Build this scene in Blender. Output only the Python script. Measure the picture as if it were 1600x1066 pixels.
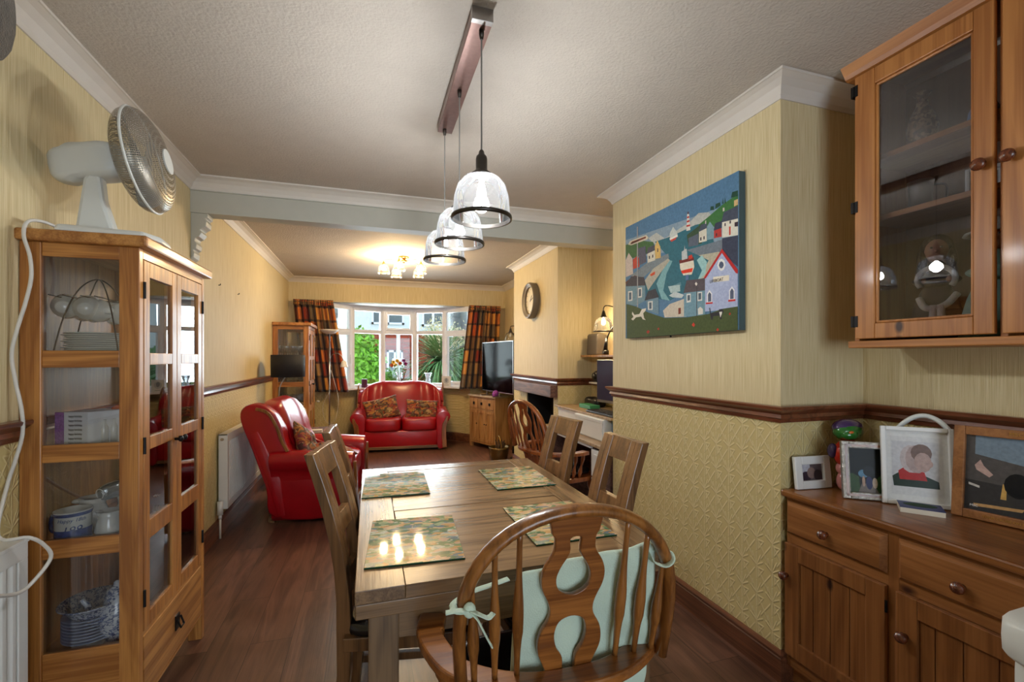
import bpy, bmesh, math, random
from mathutils import Vector, Matrix
random.seed(7)
PI = math.pi
for o in list(bpy.data.objects): bpy.data.objects.remove(o)
SC = bpy.context.scene
COL = SC.collection

# ---------------------------------------------------------------- camera, world, lights, exposure
cd = bpy.data.cameras.new('camera'); cam = bpy.data.objects.new('camera', cd); COL.objects.link(cam)
cd.sensor_width = 36; cd.lens = 36 * 708 / 1600; cd.clip_start = .02; cd.clip_end = 200
cam.location = (0, 0, 1.37); cam.rotation_euler = (PI / 2, 0, -math.radians(17.5))
cd.shift_y = (559 - 533) / 1600
SC.camera = cam
SC.view_settings.view_transform = 'Standard'; SC.view_settings.look = 'None'
SC.view_settings.gamma = 1; SC.view_settings.use_curve_mapping = False
SC.view_settings.exposure = 0.86
SC.cycles.max_bounces = 10; SC.cycles.transparent_max_bounces = 24; SC.cycles.sample_clamp_indirect = 4
SC.cycles.use_denoising = True
SC.cycles.caustics_reflective = False; SC.cycles.caustics_refractive = False
W = bpy.data.worlds.new('overcast_sky'); SC.world = W; W.use_nodes = True
wn = W.node_tree.nodes; wl = W.node_tree.links; wn.clear()
wo = wn.new('ShaderNodeOutputWorld'); wb = wn.new('ShaderNodeBackground')
wt = wn.new('ShaderNodeTexCoord'); wm = wn.new('ShaderNodeMapping'); wx = wn.new('ShaderNodeTexNoise')
wr = wn.new('ShaderNodeValToRGB'); wm.inputs['Scale'].default_value = (1, 1, 3); wx.inputs['Scale'].default_value = 2.5; wx.inputs['Detail'].default_value = 5
wr.color_ramp.elements[0].position = .35; wr.color_ramp.elements[0].color = (.42, .60, .95, 1)
wr.color_ramp.elements[1].position = .62; wr.color_ramp.elements[1].color = (.92, .96, 1, 1)
wl.new(wt.outputs['Generated'], wm.inputs[0]); wl.new(wm.outputs[0], wx.inputs['Vector'])
wl.new(wx.outputs['Fac'], wr.inputs[0]); wl.new(wr.outputs[0], wb.inputs[0]); wl.new(wb.outputs[0], wo.inputs[0])
wb.inputs['Strength'].default_value = 1.3

def lamp(name, loc, power, col, r=.025, kind='POINT'):
    l = bpy.data.lights.new(name, kind); l.energy = power; l.color = col
    if kind == 'POINT': l.shadow_soft_size = r
    o = bpy.data.objects.new(name, l); o.location = loc; COL.objects.link(o); return o
def area_light(name, loc, rot, sx, sy, power, col):
    l = bpy.data.lights.new(name, 'AREA'); l.shape = 'RECTANGLE'; l.size = sx; l.size_y = sy; l.energy = power; l.color = col
    o = bpy.data.objects.new(name, l); o.location = loc; o.rotation_euler = rot; COL.objects.link(o); return o
COOL = (.93, .97, 1.0); WARM = (1.0, .71, .38)
# fill added behind the viewer at an unseen patio door; daylight through the bay window
area_light('rear_fill', (.55, -2.92, 1.15), (PI / 2, 0, 0), 2.0, 2.0, 30, (.80, .90, 1))
area_light('daylight_bay', (.475, 7.98, 1.6), (-PI / 2 + .05, 0, 0), 1.9, 1.2, 62, (.82, .91, 1))
PEND = [(.370, 1.523), (.364, 1.892), (.356, 2.236)]
PEND_Z = 1.849

# ---------------------------------------------------------------- mesh helpers
class B:
    def __init__(s): s.m = bmesh.new(); s.uv = s.m.loops.layers.uv.new('uv'); s.col = None
    def v(s, pts): return [s.m.verts.new(p) for p in pts]
    def face(s, pts):
        try: return s.m.faces.new(s.v(pts))
        except ValueError: return None
    def box(s, x0, y0, z0, x1, y1, z1, M=None):
        P = [(x, y, z) for z in (z0, z1) for y in (y0, y1) for x in (x0, x1)]
        if M is not None: P = [M @ Vector(p) for p in P]
        v = s.v(P)
        for f in ((0, 2, 3, 1), (4, 5, 7, 6), (0, 1, 5, 4), (2, 6, 7, 3), (0, 4, 6, 2), (1, 3, 7, 5)): s.m.faces.new([v[i] for i in f])
        return s
    def cbox(s, c, d, M=None):
        return s.box(c[0]-d[0]/2, c[1]-d[1]/2, c[2]-d[2]/2, c[0]+d[0]/2, c[1]+d[1]/2, c[2]+d[2]/2, M)
    def lathe(s, prof, c=(0, 0, 0), n=24, M=None, ang=2*PI):
        rings = []
        for r, z in prof:
            ring = []
            for i in range(n):
                a = ang*i/n
                p = Vector((r*math.cos(a), r*math.sin(a), z))
                if M is not None: p = M @ p
                ring.append(s.m.verts.new(p + Vector(c)))
            rings.append(ring)
        for a, b in zip(rings, rings[1:]):
            for i in range(n):
                s.m.faces.new((a[i], a[(i+1) % n], b[(i+1) % n], b[i]))
        if prof[0][0] > 1e-5: s.m.faces.new(rings[0][::-1]) if s.cap else None
        if prof[-1][0] > 1e-5: s.m.faces.new(rings[-1]) if s.cap else None
        return s
    cap = True
    def sweep(s, pts, w, h=None, n=8, up=(0, 0, 1), closed=False, rect=False, capped=True):
        """tube (or rectangular bar) of half-sizes w, h along pts; w may be a list"""
        P = [Vector(p) for p in pts]; N = len(P); up = Vector(up)
        rings = []; prev = None
        for i, p in enumerate(P):
            if closed: t = P[(i+1) % N] - P[i-1]
            else: t = P[min(i+1, N-1)] - P[max(i-1, 0)]
            t.normalize()
            a = up.cross(t)
            if a.length < .05: a = prev.copy() if prev is not None else Vector((1, 0, 0)).cross(t)
            a.normalize()
            if prev is not None and a.dot(prev) < -.2 and not rect: a = -a
            b = t.cross(a); prev = a
            ww = w[i] if isinstance(w, (list, tuple)) else w
            hh = ww if h is None else (h[i] if isinstance(h, (list, tuple)) else h)
            if rect: ring = [p + a*ww*q + b*hh*r for q, r in ((-1, -1), (1, -1), (1, 1), (-1, 1))]
            else: ring = [p + a*ww*math.cos(2*PI*k/n) + b*hh*math.sin(2*PI*k/n) for k in range(n)]
            rings.append(s.v(ring))
        m = len(rings[0]); R = rings + ([rings[0]] if closed else [])
        for a, b in zip(R, R[1:]):
            for k in range(m):
                try: s.m.faces.new((a[k], a[(k+1) % m], b[(k+1) % m], b[k]))
                except ValueError: pass
        if not closed and capped:
            s.m.faces.new(rings[0][::-1]); s.m.faces.new(rings[-1])
        return s
    def cyl(s, p0, p1, r0, r1=None, n=16):
        return s.sweep([p0, p1], [r0, r0 if r1 is None else r1], n=n)
    def prism(s, poly, f0, f1):
        """poly 2D points; f0, f1 map (u,v) -> 3D for the two caps"""
        a = s.v([f0(*p) for p in poly]); b = s.v([f1(*p) for p in poly]); n = len(poly)
        s.m.faces.new(a[::-1]); s.m.faces.new(b)
        for i in range(n): s.m.faces.new((a[i], a[(i+1) % n], b[(i+1) % n], b[i]))
        return s
    def ell(s, c, r, e=1.0, e2=1.0, nu=24, nv=14, M=None, disp=None):
        """superellipsoid"""
        sg = lambda x, p: math.copysign(abs(x)**p, x)
        rows = []
        for j in range(nv+1):
            ph = -PI/2 + PI*j/nv; row = []
            for i in range(nu):
                th = 2*PI*i/nu
                p = Vector((r[0]*sg(math.cos(ph), e)*sg(math.cos(th), e2), r[1]*sg(math.cos(ph), e)*sg(math.sin(th), e2), r[2]*sg(math.sin(ph), e)))
                if disp: p = disp(p)
                if M is not None: p = M @ p
                row.append(p + Vector(c))
            rows.append(row)
        V = [s.v(rw) for rw in rows[1:-1]]
        b0 = s.m.verts.new(rows[0][0]); t0 = s.m.verts.new(rows[-1][0])
        for a, b in zip(V, V[1:]):
            for i in range(nu): s.m.faces.new((a[i], a[(i+1) % nu], b[(i+1) % nu], b[i]))
        for i in range(nu):
            s.m.faces.new((b0, V[0][(i+1) % nu], V[0][i])); s.m.faces.new((t0, V[-1][i], V[-1][(i+1) % nu]))
        return s
    def grid(s, f, nu, nv, closed_u=False):
        V = [[s.m.verts.new(f(i/nu, j/nv)) for i in range(nu+1)] for j in range(nv+1)]
        for j in range(nv):
            for i in range(nu):
                fc = s.m.faces.new((V[j][i], V[j][i+1], V[j+1][i+1], V[j+1][i]))
                for lp, (a, b) in zip(fc.loops, ((i, j), (i+1, j), (i+1, j+1), (i, j+1))): lp[s.uv].uv = (a/nu, b/nv)
        return s
    def out(s, name, mat, parent=None, smooth=False, bevel=0, sub=0, solid=0, world=False, seg=2, weld=False):
        if weld: bmesh.ops.remove_doubles(s.m, verts=s.m.verts, dist=1e-5)
        if world and parent is not None:
            bmesh.ops.translate(s.m, verts=s.m.verts, vec=-parent.location)
        bmesh.ops.recalc_face_normals(s.m, faces=s.m.faces)
        me = bpy.data.meshes.new(name); s.m.to_mesh(me); s.m.free()
        return finish(me, name, mat, parent, smooth, bevel, sub, solid, seg)
def finish(me, name, mat, parent=None, smooth=False, bevel=0, sub=0, solid=0, seg=2):
    o = bpy.data.objects.new(name, me); COL.objects.link(o)
    me.materials.append(mat)
    if smooth: me.polygons.foreach_set('use_smooth', [True]*len(me.polygons))
    if parent is not None: o.parent = parent
    if solid:
        m = o.modifiers.new('s', 'SOLIDIFY'); m.thickness = solid; m.offset = 0
    if bevel:
        m = o.modifiers.new('b', 'BEVEL'); m.width = bevel; m.segments = seg; m.limit_method = 'ANGLE'; m.angle_limit = .6
        m.harden_normals = False
    if sub:
        m = o.modifiers.new('u', 'SUBSURF'); m.levels = sub; m.render_levels = sub
    return o
def tag(o, label=None, cat=None, group=None, kind=None):
    if label: o['label'] = label
    if cat: o['category'] = cat
    if group: o['group'] = group
    if kind: o['kind'] = kind
    return o
def thing(name, label, cat, loc=(0, 0, 0), rz=0, group=None):
    o = bpy.data.objects.new(name, None); COL.objects.link(o); o.empty_display_size = .05
    o.location = loc; o.rotation_euler = (0, 0, rz)
    return tag(o, label, cat, group)
def struct(o): o['kind'] = 'structure'; return o
def dup(root, loc, rz=None, label=None):
    r = root.copy(); COL.objects.link(r); r.location = loc
    if rz is not None: r.rotation_euler = (0, 0, rz)
    if label: r['label'] = label
    def kids(a, b):
        for ch in [x for x in a.children]:
            c = ch.copy(); COL.objects.link(c); c.parent = b; kids(ch, c)
    kids(root, r); return r
def parts(name, boxes, mat, parent, bevel=0, world=False):
    for q in boxes: b = B(); b.box(*q); b.out(name, mat, parent, bevel=bevel, world=world)
def curve_mesh(splines, depth, bevel=0.0):
    """filled 2D outline with holes, extruded by depth (half each way) as a mesh in XY"""
    cu = bpy.data.curves.new('c', 'CURVE'); cu.dimensions = '2D'; cu.fill_mode = 'BOTH'; cu.extrude = depth/2 - bevel; cu.bevel_depth = bevel; cu.bevel_resolution = 1
    for pts in splines:
        sp = cu.splines.new('POLY'); sp.points.add(len(pts)-1); sp.use_cyclic_u = True
        for p, q in zip(sp.points, pts): p.co = (q[0], q[1], 0, 1)
    return to_mesh(cu)
def to_mesh(cu):
    o = bpy.data.objects.new('c', cu); COL.objects.link(o)
    dg = bpy.context.evaluated_depsgraph_get(); dg.update()
    me = bpy.data.meshes.new_from_object(o.evaluated_get(dg)); bpy.data.objects.remove(o); bpy.data.curves.remove(cu)
    me.materials.clear()
    return me
def text_mesh(s, size, depth=.0004, align='CENTER', shear=0):
    cu = bpy.data.curves.new('t', 'FONT'); cu.body = s; cu.size = size; cu.extrude = depth; cu.align_x = align; cu.align_y = 'CENTER'; cu.shear = shear; cu.resolution_u = 3
    return to_mesh(cu)
def xform(me, f):
    for v in me.vertices: v.co = f(v.co)
    return me
def smooth_path(pts, k=6, closed=False):
    P = [Vector(p) for p in pts]; n = len(P); out = []
    for i in range(n if closed else n-1):
        g = (lambda j: P[j % n]) if closed else (lambda j: P[min(max(j, 0), n-1)])
        a, b, c, d = g(i-1), g(i), g(i+1), g(i+2)
        for q in range(k):
            t = q/k
            out.append(.5*((2*b)+(c-a)*t+(2*a-5*b+4*c-d)*t*t+(3*b-a-3*c+d)*t**3))
    if not closed: out.append(P[-1])
    return out

# ---------------------------------------------------------------- materials
def lin(c): return tuple((x/255/12.92 if x/255 <= .04045 else ((x/255+.055)/1.055)**2.4) for x in c)
MATS = {}
def newmat(name):
    m = bpy.data.materials.new(name); m.use_nodes = True
    nt = m.node_tree; b = nt.nodes['Principled BSDF']; return m, nt.nodes, nt.links, b
def setp(b, rough=.5, metal=0, spec=.5, coat=0, sheen=0, trans=0):
    b.inputs['Roughness'].default_value = rough; b.inputs['Metallic'].default_value = metal
    b.inputs['Specular IOR Level'].default_value = spec; b.inputs['Coat Weight'].default_value = coat
    b.inputs['Coat Roughness'].default_value = .12
    b.inputs['Sheen Weight'].default_value = sheen
    b.inputs['Transmission Weight'].default_value = trans
def plain(name, col, rough=.5, metal=0, var=.06, scale=12, bump=0, bscale=40, spec=.5, coat=0, sheen=0):
    """procedural paint/plastic/metal with a little tonal variation and optional bump"""
    m, n, l, b = newmat(name); setp(b, rough, metal, spec, coat, sheen)
    tc = n.new('ShaderNodeTexCoord'); nz = n.new('ShaderNodeTexNoise'); nz.inputs['Scale'].default_value = scale; nz.inputs['Detail'].default_value = 4
    l.new(tc.outputs['Object'], nz.inputs['Vector'])
    r = n.new('ShaderNodeValToRGB'); c = lin(col)
    r.color_ramp.elements[0].position = .3; r.color_ramp.elements[0].color = tuple(x*(1-var) for x in c)+(1,)
    r.color_ramp.elements[1].position = .7; r.color_ramp.elements[1].color = tuple(min(1, x*(1+var)) for x in c)+(1,)
    l.new(nz.outputs['Fac'], r.inputs[0]); l.new(r.outputs[0], b.inputs['Base Color'])
    if bump:
        n2 = n.new('ShaderNodeTexNoise'); n2.inputs['Scale'].default_value = bscale; n2.inputs['Detail'].default_value = 3
        l.new(tc.outputs['Object'], n2.inputs['Vector'])
        bp = n.new('ShaderNodeBump'); bp.inputs['Strength'].default_value = bump; bp.inputs['Distance'].default_value = .004
        l.new(n2.outputs['Fac'], bp.inputs['Height']); l.new(bp.outputs[0], b.inputs['Normal'])
    return m
def wood(name, c1, c2, axis='Z', scale=1.0, rough=.4, coat=0, knots=0, dark=None, bump=.15):
    m, n, l, b = newmat(name); setp(b, rough, coat=coat)
    tc = n.new('ShaderNodeTexCoord'); mp = n.new('ShaderNodeMapping')
    s = {'X': (1.1, 12, 12), 'Y': (12, 1.1, 12), 'Z': (12, 12, 1.1)}[axis]
    mp.inputs['Scale'].default_value = tuple(q*scale for q in s)
    l.new(tc.outputs['Object'], mp.inputs[0])
    n1 = n.new('ShaderNodeTexNoise'); n1.inputs['Scale'].default_value = 1; n1.inputs['Detail'].default_value = 3; n1.inputs['Distortion'].default_value = .5
    l.new(mp.outputs[0], n1.inputs['Vector'])
    mm = n.new('ShaderNodeMath'); mm.operation = 'MULTIPLY'; mm.inputs[1].default_value = 7; l.new(n1.outputs['Fac'], mm.inputs[0])
    fr = n.new('ShaderNodeMath'); fr.operation = 'PINGPONG'; fr.inputs[1].default_value = 1; l.new(mm.outputs[0], fr.inputs[0])
    mp2 = n.new('ShaderNodeMapping'); mp2.inputs['Scale'].default_value = tuple((q*14 if q > 2 else q*2.5)*scale for q in s); l.new(tc.outputs['Object'], mp2.inputs[0])
    n2 = n.new('ShaderNodeTexNoise'); n2.inputs['Scale'].default_value = 1; n2.inputs['Detail'].default_value = 2; l.new(mp2.outputs[0], n2.inputs['Vector'])
    mx = n.new('ShaderNodeMix'); mx.data_type = 'FLOAT'; mx.inputs[0].default_value = .62; l.new(fr.outputs[0], mx.inputs[2]); l.new(n2.outputs['Fac'], mx.inputs[3])
    r = n.new('ShaderNodeValToRGB')
    r.color_ramp.elements[0].position = .3; r.color_ramp.elements[0].color = lin(c2)+(1,)
    r.color_ramp.elements[1].position = .68; r.color_ramp.elements[1].color = lin(c1)+(1,)
    l.new(mx.outputs[0], r.inputs[0]); outc = r.outputs[0]
    if knots:
        mp3 = n.new('ShaderNodeMapping'); q = knots
        mp3.inputs['Scale'].default_value = {'X': (q*.55, q, q), 'Y': (q, q*.55, q), 'Z': (q, q, q*.55)}[axis]; l.new(tc.outputs['Object'], mp3.inputs[0])
        vo = n.new('ShaderNodeTexVoronoi'); vo.inputs['Scale'].default_value = 1; l.new(mp3.outputs[0], vo.inputs['Vector'])
        kr = n.new('ShaderNodeValToRGB'); kr.color_ramp.elements[0].position = .06; kr.color_ramp.elements[0].color = (1, 1, 1, 1)
        kr.color_ramp.elements[1].position = .13; kr.color_ramp.elements[1].color = (0, 0, 0, 1); l.new(vo.outputs['Distance'], kr.inputs[0])
        mk = n.new('ShaderNodeMix'); mk.data_type = 'RGBA'; l.new(kr.outputs[0], mk.inputs[0]); l.new(outc, mk.inputs[6]); mk.inputs[7].default_value = lin(dark or (60, 28, 12))+(1,)
        outc = mk.outputs[2]
    l.new(outc, b.inputs['Base Color'])
    bp = n.new('ShaderNodeBump'); bp.inputs['Strength'].default_value = bump; bp.inputs['Distance'].default_value = .002
    l.new(n2.outputs['Fac'], bp.inputs['Height']); l.new(bp.outputs[0], b.inputs['Normal'])
    return m
def glass(name, tint=(1, 1, 1), rough=.0, refl=1.0, milk=0):
    m = bpy.data.materials.new(name); m.use_nodes = True; n = m.node_tree.nodes; l = m.node_tree.links; n.clear()
    o = n.new('ShaderNodeOutputMaterial'); t = n.new('ShaderNodeBsdfTransparent'); g = n.new('ShaderNodeBsdfGlossy'); mx = n.new('ShaderNodeMixShader'); f = n.new('ShaderNodeFresnel')
    f.inputs['IOR'].default_value = 1.5; t.inputs[0].default_value = tint+(1,); g.inputs['Roughness'].default_value = rough; g.inputs[0].default_value = (1, 1, 1, 1)
    mu = n.new('ShaderNodeMath'); mu.operation = 'MULTIPLY'; mu.inputs[1].default_value = refl; mu.use_clamp = True
    l.new(f.outputs[0], mu.inputs[0]); l.new(mu.outputs[0], mx.inputs[0]); l.new(t.outputs[0], mx.inputs[1]); l.new(g.outputs[0], mx.inputs[2]); l.new(mx.outputs[0], o.inputs[0])
    if milk:
        tr = n.new('ShaderNodeBsdfTranslucent'); tr.inputs[0].default_value = (.95, .97, 1, 1); m2 = n.new('ShaderNodeMixShader'); m2.inputs[0].default_value = milk; l.new(mx.outputs[0], m2.inputs[1]); l.new(tr.outputs[0], m2.inputs[2]); l.new(m2.outputs[0], o.inputs[0])
    return m
def emit(name, col, s):
    m = bpy.data.materials.new(name); m.use_nodes = True; n = m.node_tree.nodes; l = m.node_tree.links; n.clear()
    o = n.new('ShaderNodeOutputMaterial'); e = n.new('ShaderNodeEmission'); e.inputs[0].default_value = col+(1,); e.inputs[1].default_value = s; l.new(e.outputs[0], o.inputs[0]); return m
def segfield(n, l, uv, segs, wdt):
    """soft height field of strokes: segments in cell space"""
    best = None
    for (ax, ay, bx, by) in segs:
        pa = n.new('ShaderNodeVectorMath'); pa.operation = 'SUBTRACT'; l.new(uv, pa.inputs[0]); pa.inputs[1].default_value = (ax, ay, 0)
        ba = Vector((bx-ax, by-ay, 0)); L2 = ba.length_squared
        d = n.new('ShaderNodeVectorMath'); d.operation = 'DOT_PRODUCT'; l.new(pa.outputs[0], d.inputs[0]); d.inputs[1].default_value = ba/L2
        cl = n.new('ShaderNodeClamp'); l.new(d.outputs['Value'], cl.inputs[0])
        sc = n.new('ShaderNodeVectorMath'); sc.operation = 'SCALE'; sc.inputs[0].default_value = ba; l.new(cl.outputs[0], sc.inputs['Scale'])
        su = n.new('ShaderNodeVectorMath'); su.operation = 'DISTANCE'; l.new(pa.outputs[0], su.inputs[0]); l.new(sc.outputs[0], su.inputs[1])
        if best is None: best = su.outputs['Value']
        else:
            mi = n.new('ShaderNodeMath'); mi.operation = 'MINIMUM'; l.new(best, mi.inputs[0]); l.new(su.outputs['Value'], mi.inputs[1]); best = mi.outputs[0]
    mr = n.new('ShaderNodeMapRange'); mr.inputs['From Min'].default_value = 0; mr.inputs['From Max'].default_value = wdt; mr.inputs['To Min'].default_value = 1; mr.inputs['To Max'].default_value = 0
    mr.interpolation_type = 'SMOOTHSTEP'; l.new(best, mr.inputs[0]); return mr.outputs[0]
def wallpaper():
    m, n, l, b = newmat('wallpaper'); setp(b, .62, spec=.35)
    tc = n.new('ShaderNodeTexCoord'); sx = n.new('ShaderNodeSeparateXYZ'); l.new(tc.outputs['Object'], sx.inputs[0])
    ad = n.new('ShaderNodeMath'); ad.operation = 'ADD'; l.new(sx.outputs[0], ad.inputs[0]); l.new(sx.outputs[1], ad.inputs[1])
    # lower embossed paper: repeating strokes
    cb = n.new('ShaderNodeCombineXYZ')
    for k, src, cell in ((0, ad.outputs[0], .083), (1, sx.outputs[2], .125)):
        dv = n.new('ShaderNodeMath'); dv.operation = 'DIVIDE'; dv.inputs[1].default_value = cell; l.new(src, dv.inputs[0])
        fr = n.new('ShaderNodeMath'); fr.operation = 'FRACT'; l.new(dv.outputs[0], fr.inputs[0]); l.new(fr.outputs[0], cb.inputs[k])
    segs = [(.5, .5, .5, .95), (.5, .5, .24, .9), (.5, .5, .76, .9), (.5, .5, .1, .68), (.5, .5, .9, .68), (.5, .5, .5, .03), (.36, .42, .36, .12), (.36, .42, .06, .42), (.36, .12, .06, .42), (0, 0, .5, .5), (1, 1, .76, .76), (1, 0, .62, .36), (0, 1, .2, .8)]
    hl = segfield(n, l, cb.outputs[0], segs, .055)
    # upper woven-look paper: fine vertical ribs
    c2 = n.new('ShaderNodeCombineXYZ'); 
    m1 = n.new('ShaderNodeMath'); m1.operation = 'MULTIPLY'; m1.inputs[1].default_value = 340; l.new(ad.outputs[0], m1.inputs[0])
    m2 = n.new('ShaderNodeMath'); m2.operation = 'MULTIPLY'; m2.inputs[1].default_value = 5; l.new(sx.outputs[2], m2.inputs[0])
    l.new(m1.outputs[0], c2.inputs[0]); l.new(m2.outputs[0], c2.inputs[1])
    nu = n.new('ShaderNodeTexNoise'); nu.inputs['Scale'].default_value = 1; nu.inputs['Detail'].default_value = 2; l.new(c2.outputs[0], nu.inputs['Vector'])
    c3 = n.new('ShaderNodeCombineXYZ'); m3 = n.new('ShaderNodeMath'); m3.operation = 'MULTIPLY'; m3.inputs[1].default_value = 38; l.new(ad.outputs[0], m3.inputs[0]); l.new(m3.outputs[0], c3.inputs[0])
    nb = n.new('ShaderNodeTexNoise'); nb.inputs['Scale'].default_value = 1; nb.inputs['Detail'].default_value = 1; l.new(c3.outputs[0], nb.inputs['Vector'])
    avg = n.new('ShaderNodeMix'); avg.data_type = 'FLOAT'; avg.inputs[0].default_value = .22; l.new(nu.outputs['Fac'], avg.inputs[2]); l.new(nb.outputs['Fac'], avg.inputs[3])
    up = n.new('ShaderNodeValToRGB'); up.color_ramp.elements[0].position = .3; up.color_ramp.elements[0].color = lin((192, 172, 124))+(1,); up.color_ramp.elements[1].position = .62; up.color_ramp.elements[1].color = lin((220, 205, 166))+(1,); l.new(avg.outputs[0], up.inputs[0])
    lw = n.new('ShaderNodeValToRGB'); lw.color_ramp.elements[0].color = lin((206, 186, 130))+(1,); lw.color_ramp.elements[1].color = lin((220, 202, 150))+(1,); l.new(hl, lw.inputs[0])
    gt = n.new('ShaderNodeMath'); gt.operation = 'GREATER_THAN'; gt.inputs[1].default_value = 1.13; l.new(sx.outputs[2], gt.inputs[0])
    mx = n.new('ShaderNodeMix'); mx.data_type = 'RGBA'; l.new(gt.outputs[0], mx.inputs[0]); l.new(lw.outputs[0], mx.inputs[6]); l.new(up.outputs[0], mx.inputs[7]); l.new(mx.outputs[2], b.inputs['Base Color'])
    mh = n.new('ShaderNodeMix'); mh.data_type = 'FLOAT'; l.new(gt.outputs[0], mh.inputs[0]); l.new(hl, mh.inputs[2])
    ms = n.new('ShaderNodeMath'); ms.operation = 'MULTIPLY'; ms.inputs[1].default_value = .35; l.new(nu.outputs['Fac'], ms.inputs[0]); l.new(ms.outputs[0], mh.inputs[3])
    bp = n.new('ShaderNodeBump'); bp.inputs['Strength'].default_value = .75; bp.inputs['Distance'].default_value = .0035; l.new(mh.outputs[0], bp.inputs['Height']); l.new(bp.outputs[0], b.inputs['Normal'])
    return m
def floorboards():
    m, n, l, b = newmat('floorboards'); setp(b, .36, coat=.0)
    tc = n.new('ShaderNodeTexCoord'); mp = n.new('ShaderNodeMapping'); mp.inputs['Rotation'].default_value = (0, 0, PI/2); l.new(tc.outputs['Object'], mp.inputs[0])
    br = n.new('ShaderNodeTexBrick'); br.inputs['Scale'].default_value = 1; br.inputs['Brick Width'].default_value = 1.22; br.inputs['Row Height'].default_value = .18; br.inputs['Mortar Size'].default_value = .0012; br.offset = .37
    br.inputs['Color1'].default_value = (0, 0, 0, 1); br.inputs['Color2'].default_value = (1, 1, 1, 1); br.inputs['Mortar'].default_value = (.5, .5, .5, 1); l.new(mp.outputs[0], br.inputs['Vector'])
    m2 = n.new('ShaderNodeMapping'); m2.inputs['Scale'].default_value = (11, 1.3, 1); l.new(tc.outputs['Object'], m2.inputs[0])
    va = n.new('ShaderNodeVectorMath'); va.operation = 'SCALE'; va.inputs['Scale'].default_value = 9; l.new(br.outputs['Color'], va.inputs[0])
    v2 = n.new('ShaderNodeVectorMath'); v2.operation = 'ADD'; l.new(m2.outputs[0], v2.inputs[0]); l.new(va.outputs[0], v2.inputs[1])
    nz = n.new('ShaderNodeTexNoise'); nz.inputs['Scale'].default_value = 1; nz.inputs['Detail'].default_value = 4; nz.inputs['Distortion'].default_value = 1.1; l.new(v2.outputs[0], nz.inputs['Vector'])
    mm = n.new('ShaderNodeMath'); mm.operation = 'MULTIPLY'; mm.inputs[1].default_value = 6; l.new(nz.outputs['Fac'], mm.inputs[0])
    pp = n.new('ShaderNodeMath'); pp.operation = 'PINGPONG'; pp.inputs[1].default_value = 1; l.new(mm.outputs[0], pp.inputs[0])
    m4 = n.new('ShaderNodeMapping'); m4.inputs['Scale'].default_value = (150, 5, 1); l.new(tc.outputs['Object'], m4.inputs[0])
    n4 = n.new('ShaderNodeTexNoise'); n4.inputs['Scale'].default_value = 1; l.new(m4.outputs[0], n4.inputs['Vector'])
    x1 = n.new('ShaderNodeMix'); x1.data_type = 'FLOAT'; x1.inputs[0].default_value = .45; l.new(pp.outputs[0], x1.inputs[2]); l.new(n4.outputs['Fac'], x1.inputs[3])
    r = n.new('ShaderNodeValToRGB'); e = r.color_ramp.elements; e[0].position = .1; e[0].color = lin((74, 49, 40))+(1,); e[1].position = .9; e[1].color = lin((118, 82, 66))+(1,); l.new(x1.outputs[0], r.inputs[0])
    hs = n.new('ShaderNodeHueSaturation'); hs.inputs['Saturation'].default_value = 1; l.new(r.outputs[0], hs.inputs['Color'])
    mr = n.new('ShaderNodeMapRange'); mr.inputs['To Min'].default_value = .8; mr.inputs['To Max'].default_value = 1.15; l.new(br.outputs['Color'], mr.inputs[0]); l.new(mr.outputs[0], hs.inputs['Value'])
    mk = n.new('ShaderNodeMix'); mk.data_type = 'RGBA'; l.new(br.outputs['Fac'], mk.inputs[0]); l.new(hs.outputs[0], mk.inputs[6]); mk.inputs[7].default_value = lin((40, 22, 16))+(1,); l.new(mk.outputs[2], b.inputs['Base Color'])
    bp = n.new('ShaderNodeBump'); bp.inputs['Strength'].default_value = .2; bp.inputs['Distance'].default_value = .002; l.new(n4.outputs['Fac'], bp.inputs['Height']); l.new(bp.outputs[0], b.inputs['Normal'])
    return m
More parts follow.
